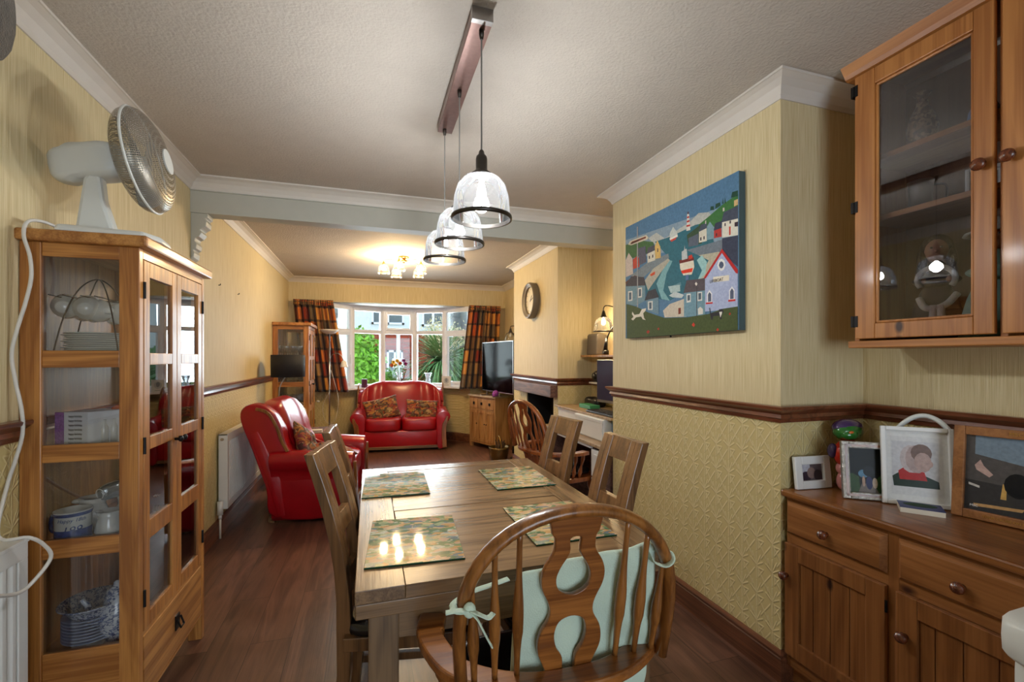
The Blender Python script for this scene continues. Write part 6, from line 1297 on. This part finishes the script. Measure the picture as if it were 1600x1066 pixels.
skin('child', [(.03, -.045, .06), (.03, -.045, .105), (.03, -.045, .14), (.05, -.05, .10), (.04, -.03, .02)], [(0, 1), (1, 2), (1, 3), (0, 4)], [.016, .018, .018, .007, .01], M['stat'], t)
b = B(); b.ell((.004, .006, .312), (.024, .024, .026)); b.ell((.0, .022, .325), (.012, .012, .012)); b.out('hair', M['bark'], t, smooth=True)
b = B(); b.box(-.07, -.035, 0, .07, .035, .03); o = b.out('paperback_book', M['cream'], bevel=.002); o.location = (-.56, 5.35, .5555); tag(o, 'small pale book lying on the side table edge', 'book')
# floor lamp: uplighter bowl and reading arm
t = thing('floor_lamp', 'tall floor lamp with white bowl uplighter and curved reading arm by the left curtain', 'floor lamp', (-.515, 6.62, 0))
b = B(); b.lathe([(0, 0), (.13, 0), (.13, .015), (.02, .03), (0, .03)], n=32); b.out('base', M['steel'], t, smooth=True)
b = B(); b.cyl((0, 0, .02), (0, 0, 1.70), .010, n=12); b.out('pole', M['steel'], t, smooth=True)
b = B(); b.cap = False; b.lathe([(.0, 1.69), (.03, 1.69), (.08, 1.705), (.12, 1.74), (.125, 1.75), (.118, 1.745), (.03, 1.70), (0, 1.7)], n=32); b.out('bowl', M['white'], t, smooth=True, weld=True)
b = B(); b.sweep(smooth_path([(0, 0, 1.28), (.02, -.03, 1.38), (.08, -.05, 1.43), (.15, -.06, 1.40), (.19, -.06, 1.32)], 6), .005, n=8); b.out('reading_arm', M['steel'], t, smooth=True)
b = B(); b.cap = False; b.lathe([(.012, 1.33), (.03, 1.32), (.05, 1.25), (.052, 1.24)], (.19, -.06, 0), 24); b.out('reading_shade', M['white'], t, smooth=True, solid=.002)
b = B(); b.sweep(smooth_path([(0, -.012, .9), (-.08, -.02, .72), (-.05, -.02, .52), (.04, -.03, .48), (.1, -.03, .62), (.11, -.02, .85), (.02, -.012, 1.2)], 6), .0025, n=6); b.ell((.03, -.03, .36), (.016, .012, .016)); b.sweep([(.03, -.03, .36), (.03, -.03, .5)], .002, n=5); b.ell((-.14, -.02, .78), (.02, .012, .014)); b.out('flex', M['cable'], t, smooth=True)
# curtains
def curtain(label, xa0, xa1, xb0, xb1, y, z0, z1, seed, nf=9):
    """top edge xa0..xa1, bottom edge xb0..xb1"""
    rnd = random.Random(seed); ph = [rnd.uniform(-.25, .25) for _ in range(nf*2+2)]
    def f(u, v):
        q = v; x = (xb0+(xb1-xb0)*u)*(1-q)+(xa0+(xa1-xa0)*u)*q
        i = u*nf; a = (.04+.025*(1-q))*(1 if q < .93 else .6); w = math.sin(2*PI*i+ph[int(i) % len(ph)]*(1-q))
        return Vector((x+.010*math.cos(2*PI*i*1)*(1-q), y - .03 + a*w, z0+(z1-z0)*q+.006*math.sin(5*u)))
    t = thing('curtain', label, 'curtain', ((xa0+xa1)/2, y, z1)); 
    b = B(); b.grid(f, nf*14, 26); bmesh.ops.translate(b.m, verts=b.m.verts, vec=-t.location); b.out('drape', M['curtain'], t, smooth=True, solid=.004)
    def h(u, v):
        x = xa0+(xa1-xa0)*u; return Vector((x, y-.045-.014*math.sin(2*PI*u*nf*2.5)-.004, z1-.065+.08*v))
    b = B(); b.grid(h, nf*20, 3); bmesh.ops.translate(b.m, verts=b.m.verts, vec=-t.location); b.out('pleated_heading', M['curtain'], t, smooth=True, solid=.003)
curtain('rust and orange plaid curtain at the left of the bay window', -1.03, -.50, -.92, -.30, 7.13, .87, 2.19, 2, 7)
curtain('rust and orange plaid curtain at the right of the bay window behind the television', 1.52, 2.04, 1.36, 1.98, 7.13, .87, 2.19, 6, 7)
# on the window sill
SZ = .8955
b = B(); b.lathe([(0, 0), (.045, 0), (.045, .13), (.04, .135), (0, .13)], n=24); o = b.out('pillar_candle', M['purple'], smooth=False); o.location = (-.07, 7.57, SZ); tag(o, 'dark purple pillar candle on the window sill left of the sofa back', 'candle')
t = thing('flower_vase', 'glass vase of yellow and purple flowers on the middle of the sill', 'vase', (.47, 7.66, SZ))
b = B(); b.cap = False; b.lathe([(.035, 0), (.03, .02), (.028, .14), (.05, .24)], n=20); b.lathe([(0, .004), (.034, .004)], n=20); b.out('vase', M['gware'], t, smooth=True)
rnd = random.Random(3)
b = B()
for i in range(9): b.sweep([(rnd.uniform(-.01, .01), rnd.uniform(-.01, .01), .03), (rnd.uniform(-.1, .1), rnd.uniform(-.05, .05), .36+rnd.uniform(-.06, .06))], .003, n=5)
for i in range(30): c = Vector((rnd.uniform(-.1, .1), rnd.uniform(-.06, .06), .26+rnd.uniform(-.05, .12))); d = Vector((rnd.gauss(0, 1), rnd.gauss(0, 1), rnd.gauss(0, 1))).normalized()*.04; w = d.orthogonal().normalized()*.014; b.face([c, c+d*.5+w, c+d, c+d*.5-w])
b.out('stems', M['palm'], t)
for m, pl in ((plain('yellow_petals', (230, 190, 50), .7), [(-.09, 0, .40), (-.03, -.03, .42), (-.06, .02, .36)]), (plain('purple_petals', (150, 40, 120), .7), [(.07, -.02, .42), (.10, 0, .37)]), (plain('orange_petals', (200, 110, 60), .7), [(-.12, -.02, .35), (.01, -.03, .38)])):
    for p in pl:
        b = B()
        for i in range(40):
            d = Vector((rnd.gauss(0, 1), rnd.gauss(0, 1), rnd.gauss(0, 1))).normalized()*.036; w = d.orthogonal().normalized()*.012; b.face([Vector(p), Vector(p)+d*.6+w, Vector(p)+d, Vector(p)+d*.6-w])
        b.out('flower', m, t)
b = B(); b.cap = False; b.lathe([(0, .003), (.05, .003), (.055, .02), (.045, .08), (.03, .13), (.05, .2), (.065, .22), (.06, .22), (.04, .19), (.02, .13), (.03, .08)], n=14); o = b.out('cut_glass_vase', M['gware']); o.location = (.93, 7.58, SZ); tag(o, 'cut glass vase on the sill to the right of the flowers', 'vase')
t = thing('greeting_card', 'white greeting card standing on the right end of the window sill', 'card', (1.21, 7.43, SZ), math.radians(-12)); b = B(); b.box(-.075, 0, 0, .075, .002, .17); b.box(-.075, .002, 0, -.073, .06, .17); b.out('card', M['white'], t)
picture('card_picture', [((190, 196, 200), blob(.5, .55, .3, .3)), ((140, 150, 160), blob(.5, .6, .14, .2)), ((150, 150, 150), [(.25, .12), (.75, .12), (.75, .16), (.25, .16)])], lambda u, v, e: (-.075+.15*u, -.0005-e, .17*v), t)
# ---------------------------------------------------------------- television corner
A_ = Vector((1.50, 6.96, 0)); ang = math.radians(-68)
t = thing('television_cabinet', 'small oak cabinet with three drawers and three doors under the television', 'cabinet', A_, ang)
Wt, Dt, Ht = .66, .34, .80
b = B(); b.box(-.02, -.02, Ht-.028, Wt+.02, Dt, Ht); b.out('top', M['tvt'], t, bevel=.004)
b = B(); b.box(0, .012, .07, Wt, Dt-.01, Ht-.028)
for x in (0, Wt-.045): 
    for y in (0, Dt-.055): b.box(x, y, 0, x+.045, y+.045, .075)
b.box(0, 0, .07, .03, .02, Ht-.028); b.box(Wt-.03, 0, .07, Wt, .02, Ht-.028); b.box(.03, 0, .07, Wt-.03, .02, .10); b.box(.03, 0, .575, Wt-.03, .02, .595); b.box(.03, 0, Ht-.05, Wt-.03, .02, Ht-.028); b.out('carcass', M['tvw'], t, bevel=.002)
w3 = (Wt-.06)/3
for k in range(3):
    x0 = .03+k*w3+.003; x1 = .03+(k+1)*w3-.003
    b = B(); b.box(x0, -.006, .60, x1, .012, .745); d = b.out('drawer', M['tvw'], t, bevel=.003); b = B(); b.cbox(((x0+x1)/2, -.012, .675), (.035, .012, .04)); b.out('pull', M['iron'], d, bevel=.002)
    b = B()
    for q in ((x0, .105, x0+.04, .57), (x1-.04, .105, x1, .57), (x0+.04, .105, x1-.04, .145), (x0+.04, .53, x1-.04, .57)): b.box(q[0], -.006, q[1], q[2], .012, q[3])
    b.box(x0+.04, .009, .145, x1-.04, .012, .53); d = b.out('door', M['tvw'], t, bevel=.002)
    b = B(); b.ell(((x1-.02) if k != 2 else x0+.02, -.016, .37), (.009, .01, .009)); b.out('knob', M['iron'], d, smooth=True)
ang2 = math.atan2(5.80-6.82, 1.845-1.67)
t = thing('television', 'large flat television with dark screen on the oak cabinet', 'television', (1.67, 6.82, .80), ang2)
Wv = 1.035
b = B(); b.box(0, 0, .075, Wv, .035, .80); b.box(.2, .035, .15, Wv-.2, .06, .5); b.out('casing', M['dark'], t, bevel=.004)
b = B(); b.box(0, -.004, .07, Wv, .0, .082); b.box(0, -.003, .793, Wv, .0, .80); b.box(0, -.003, .08, .006, 0, .795); b.box(Wv-.006, -.003, .08, Wv, 0, .795); b.out('bezel', M['steel'], t)
M['screen'].node_tree.nodes['Principled BSDF'].inputs['IOR'].default_value = 1.18
b = B(); b.box(.006, -.002, .082, Wv-.006, 0, .793); b.out('screen', M['screen'], t)
b = B()
for x in (.14, .56): b.box(x-.015, -.09, .001, x+.015, .13, .012); b.box(x-.01, .01, .01, x+.01, .03, .09)
b.out('stand', M['steel'], t, bevel=.002)
t = thing('flower_ball', 'small ball of purple and white artificial flowers beside the television foot', 'flowers', (1.735, 6.30, .80)); 
b = B(); b.ell((0, 0, .05), (.045, .045, .05), disp=lambda p: p*(1+.1*math.sin(60*p.x)*math.sin(60*p.z))); b.out('flowers', plain('purple_flowers', (140, 60, 150), .8, var=.5, scale=60), t, smooth=True)
# wall lamps: the same fitting in both places
def wall_lamp(label, base, tip, lit=False, g='glass-shaded wall lamps'):
    t = thing('wall_lamp', label, 'wall lamp', base, 0, g); d = Vector(tip)-Vector(base)
    b = B(); b.cyl((0, 0, 0), (-.015, 0, 0), .045, n=24); b.out('backplate', M['bronze'], t)
    b = B(); b.sweep(smooth_path([(-.01, 0, 0), (d.x*.4, d.y*.4, .03), (d.x*.85, d.y*.85, .035), (d.x, d.y, d.z+.02), (d.x, d.y, d.z-.02)], 6), .005, n=8); b.out('arm', M['bronze'], t, smooth=True)
    b = B(); b.lathe([(.01, .0), (.016, -.02), (.022, -.045), (.034, -.06), (0, -.06)], d, 20); b.out('lamp_holder', M['bronze'], t, smooth=True)
    b = B(); b.cap = False; b.lathe([(.03, -.06), (.06, -.074), (.076, -.105), (.084, -.15), (.09, -.185)], d, 32); b.out('glass_shade', M['shade'], t, smooth=True)
    b = B(); b.cap = False; b.lathe([(.0895, -.181), (.0925, -.182), (.0925, -.19), (.088, -.19)], d, 32); b.out('rim_band', M['bronze'], t, smooth=True)
    b = B(); b.lathe([(0, -.13), (.014, -.12), (.017, -.1), (.01, -.07), (0, -.06)], d, 16); b.out('bulb', M['bulbw'] if lit else M['white'], t, smooth=True)
    return t
wall_lamp('lit glass-shaded wall lamp above the desk in the alcove', (XR, 3.62, 1.80), (2.0, 3.62, 1.79), True)
lamp('wall_lamp_glow', (2.0, 3.62, 1.685), 6, WARM, .03)
wall_lamp('unlit glass-shaded wall lamp above the television', (XR, 6.35, 1.80), (1.98, 6.35, 1.80), False)
# fireplace: beam, hearth items
b = B(); b.box(1.70, 4.135, .975, XB-.001, 5.32, 1.092); o = tag(b.out('mantel_beam', M['walnut'], bevel=.006), 'thick dark wooden mantel beam over the fireplace opening', 'mantel')
t = thing('fire_grate', 'steel fire grate inside the dark fireplace opening', 'grate', (1.95, 4.65, .0)); b = B()
for i in range(7): b.cyl((-.1, -.24+.08*i, .16), (-.1, -.24+.08*i, .26), .007, n=8)
b.sweep([(-.1, -.27, .26), (-.1, .27, .26)], .009); b.sweep([(-.1, -.27, .16), (-.1, .27, .16)], .009); b.box(-.1, -.27, .13, .1, .27, .15); b.box(-.1, -.27, 0, -.08, -.25, .15); b.box(-.1, .25, 0, -.08, .27, .15); b.box(.08, -.27, 0, .1, -.25, .15); b.box(.08, .25, 0, .1, .27, .15); b.out('grate', M['steel'], t)
t = thing('coal_scuttle', 'hammered brass coal scuttle holding kindling beside the television cabinet', 'scuttle', (1.665, 5.88, 0))
b = B(); b.cap = False; b.lathe([(0, .0), (.105, 0), (.115, .02), (.13, .1), (.125, .14), (.135, .17), (.13, .17), (.118, .14), (.12, .1), (0, .01)], n=32); b.out('bucket', plain('old_brass', (128, 104, 62), .35, .9, bump=1, bscale=60), t, smooth=True)
b = B(); b.sweep([(.0, .125*math.cos(a*PI/14), .165+.15*math.sin(a*PI/14)) for a in range(15)], .006, n=8, up=(1, 0, 0)); b.out('handle', M['brass'], t, smooth=True)
b = B(); rnd = random.Random(5)
for i in range(14): a = rnd.uniform(0, 6.3); b.cyl((.03*math.cos(a), .03*math.sin(a), .05), (.1*math.cos(a)*rnd.random(), .1*math.sin(a), .2+.06*rnd.random()), .009, n=6)
b.out('kindling', M['straw'], t)
t = thing('fire_tools', 'black wrought iron companion set of fire tools by the chimney breast', 'fire tools', (1.90, 5.84, 0)); b = B(); b.lathe([(0, 0), (.08, 0), (.08, .015), (.015, .03), (0, .03)], n=24); b.cyl((0, 0, .02), (0, 0, .62), .008); b.ell((0, 0, .635), (.015, .015, .02)); b.sweep([(-.07, 0, .54), (.07, 0, .54)], .006); b.sweep([(0, -.07, .54), (0, .07, .54)], .006); b.out('stand', M['iron'], t, smooth=True)
for dx, dy, nm in ((-.07, 0, 'poker'), (.07, 0, 'tongs'), (0, -.07, 'brush'), (0, .07, 'shovel')):
    b = B(); b.cyl((dx, dy, .12), (dx, dy, .52), .005); b.ell((dx, dy, .53), (.012, .012, .02)); 
    if nm in ('brush', 'shovel'): b.box(dx-.03, dy-.008, .06, dx+.03, dy+.012, .16)
    b.out(nm, M['iron'], t)
# ---------------------------------------------------------------- desk alcove
t = thing('writing_desk', 'wooden desk with white drawer fronts in the alcove beside the dining wall', 'desk', (2.13, 3.48, 0))
b = B(); b.box(1.60, 2.915, .70, 2.13, 4.105, .725); b.out('top', M['tvt'], t, world=True, bevel=.003)
b = B(); b.box(1.64, 2.93, 0, 2.12, 2.95, .70); b.box(1.64, 3.10, 0, 2.12, 3.12, .70); b.box(1.64, 4.07, 0, 2.12, 4.09, .70); b.box(2.09, 2.95, .1, 2.11, 4.07, .70); b.out('carcass', M['walnut'], t, world=True)
for k in range(3):
    z = .04+k*.215; b = B(); b.box(1.615, 2.935, z, 1.64, 3.115, z+.205); d = b.out('drawer', M['white'], t, world=True, bevel=.004); b = B(); b.box(1.605, 2.99, z+.16, 1.615, 3.06, z+.175); bmesh.ops.translate(b.m, verts=b.m.verts, vec=-t.location); b.out('handle', M['white'], d)
b = B(); b.box(1.615, 3.13, .675, 1.64, 4.06, .70); d = b.out('drawer', M['white'], t, world=True, bevel=.003)
t = thing('storage_unit', 'white panelled box unit standing on the desk under the keyboard', 'box', (1.9, 3.32, .7255))
b = B(); b.box(1.70, 3.075, .726, 2.06, 3.565, .895); b.out('carcass', M['white'], t, world=True, bevel=.003)
b = B(); b.box(1.692, 3.085, .735, 1.70, 3.555, .885); b.box(1.688, 3.08, .865, 1.70, 3.56, .89); b.out('front_panel', M['radi'], t, world=True, bevel=.003)
b = B(); b.box(1.75, 3.58, .726, 2.10, 4.06, .885); b.box(1.745, 3.575, .87, 1.75, 4.065, .89); o = b.out('white_drawer_unit', M['white'], bevel=.003); tag(o, 'white box unit on the desk next to the chimney breast', 'box')
b = B(); b.box(1.72, 3.0, .8965, 2.12, 4.08, .912); o = b.out('desk_shelf', M['tvt'], bevel=.002); tag(o, 'pale wooden board laid across the two white units on the desk', 'shelf')
b = B(); b.box(1.76, 2.93, .726, 2.05, 3.06, .8955); o = b.out('file_box', plain('blue_file', (60, 110, 140), .5), bevel=.003); tag(o, 'blue topped file box on the desk at the wall end', 'box')
t = thing('keyboard', 'black computer keyboard on the board above the desk', 'keyboard', (1.83, 3.26, .9125)); b = B(); b.box(-.075, -.22, 0, .075, .22, .015); b.out('case', M['dark'], t, bevel=.003); b = B()
for i in range(5):
    for j in range(15): b.box(-.066+i*.026, -.21+j*.0282, .015, -.046+i*.026, -.21+j*.0282+.022, .022)
b.out('keys', M['iron'], t); t.children[-1]['kind'] = 'stuff' if False else 'part'; del t.children[-1]['kind']
b = B(); b.box(-.05, -.11, 0, .05, .11, .035); o = b.out('green_box', M['green'], bevel=.004); o.location = (1.90, 3.70, .9125); tag(o, 'flat green box on the desk board behind the keyboard', 'box')
b = B(); b.ell((0, 0, .04), (.06, .15, .04), .6, .7, disp=lambda p: p*(1+.15*math.sin(40*p.y))); o = b.out('black_bag', M['dark'], smooth=True); o.location = (2.03, 3.86, .9125); tag(o, 'small crumpled black bag behind the green box', 'bag')
t = thing('computer_monitor', 'flat computer monitor with dim blue screen standing over the desk', 'monitor', (1.99, 3.38, .9125), math.radians(-84))
b = B(); b.box(-.29, 0, .06, .29, .03, .44); b.out('casing', M['steel'], t, bevel=.004)
b = B(); b.box(-.283, -.003, .085, .283, 0, .433); b.out('screen', plain('monitor_screen', (58, 58, 84), .15, var=.1, scale=5), t)
b = B(); b.box(-.03, .03, .0, .03, .045, .2); b.box(-.10, -.05, 0, .10, .12, .008); b.out('stand', M['steel'], t)
b = B(); b.box(1.99, 3.30, 1.375, XR-.001, 4.06, 1.395); b.box(2.12, 3.4, 1.33, XR-.001, 3.43, 1.375); o = b.out('wall_shelf', M['tvw'], bevel=.002); tag(o, 'small pine shelf high in the alcove under the wall lamp', 'shelf')
b = B(); b.prism([(0, 0), (.12, 0), (.12, .19), (.03, .205), (.01, .19)], lambda u, v: (2.02+u, 3.80, 1.396+v), lambda u, v: (2.02+u, 4.0, 1.396+v)); o = b.out('grey_speaker', M['grey'], bevel=.01); tag(o, 'grey-brown box speaker on the alcove shelf', 'speaker')
t = thing('clip_lamp', 'black gooseneck clip lamp fixed to the alcove shelf', 'lamp', (2.02, 3.62, 1.396)); b = B(); b.cbox((0, 0, .02), (.04, .05, .04)); b.sweep(smooth_path([(0, 0, .03), (0, .0, .1), (.02, -.06, .22), (.04, -.16, .27), (.06, -.25, .25)], 6), .007, n=8); b.cyl((0, 0, .04), (.004, -.008, .15), .02, .012); b.out('body', M['dark'], t, smooth=True)
b = B(); b.box(2.04, 3.60, 1.12, XR-.001, 3.98, 1.135); o = b.out('small_shelf', M['white']); o.name = 'wall_shelf'; tag(o, 'short white shelf in the alcove just above the dado rail', 'shelf')
b = B(); b.ell((0, 0, .055), (.05, .065, .055), .8, .8); b.cyl((-.045, 0, .055), (-.055, 0, .055), .035, n=20); o = b.out('webcam_speaker', M['dark'], smooth=True); o.name = 'round_speaker'; o.location = (2.09, 3.88, 1.1355); tag(o, 'round black speaker on the small white shelf above the dado', 'speaker')
for t_ in (sofa, arm): smooth_all(t_)
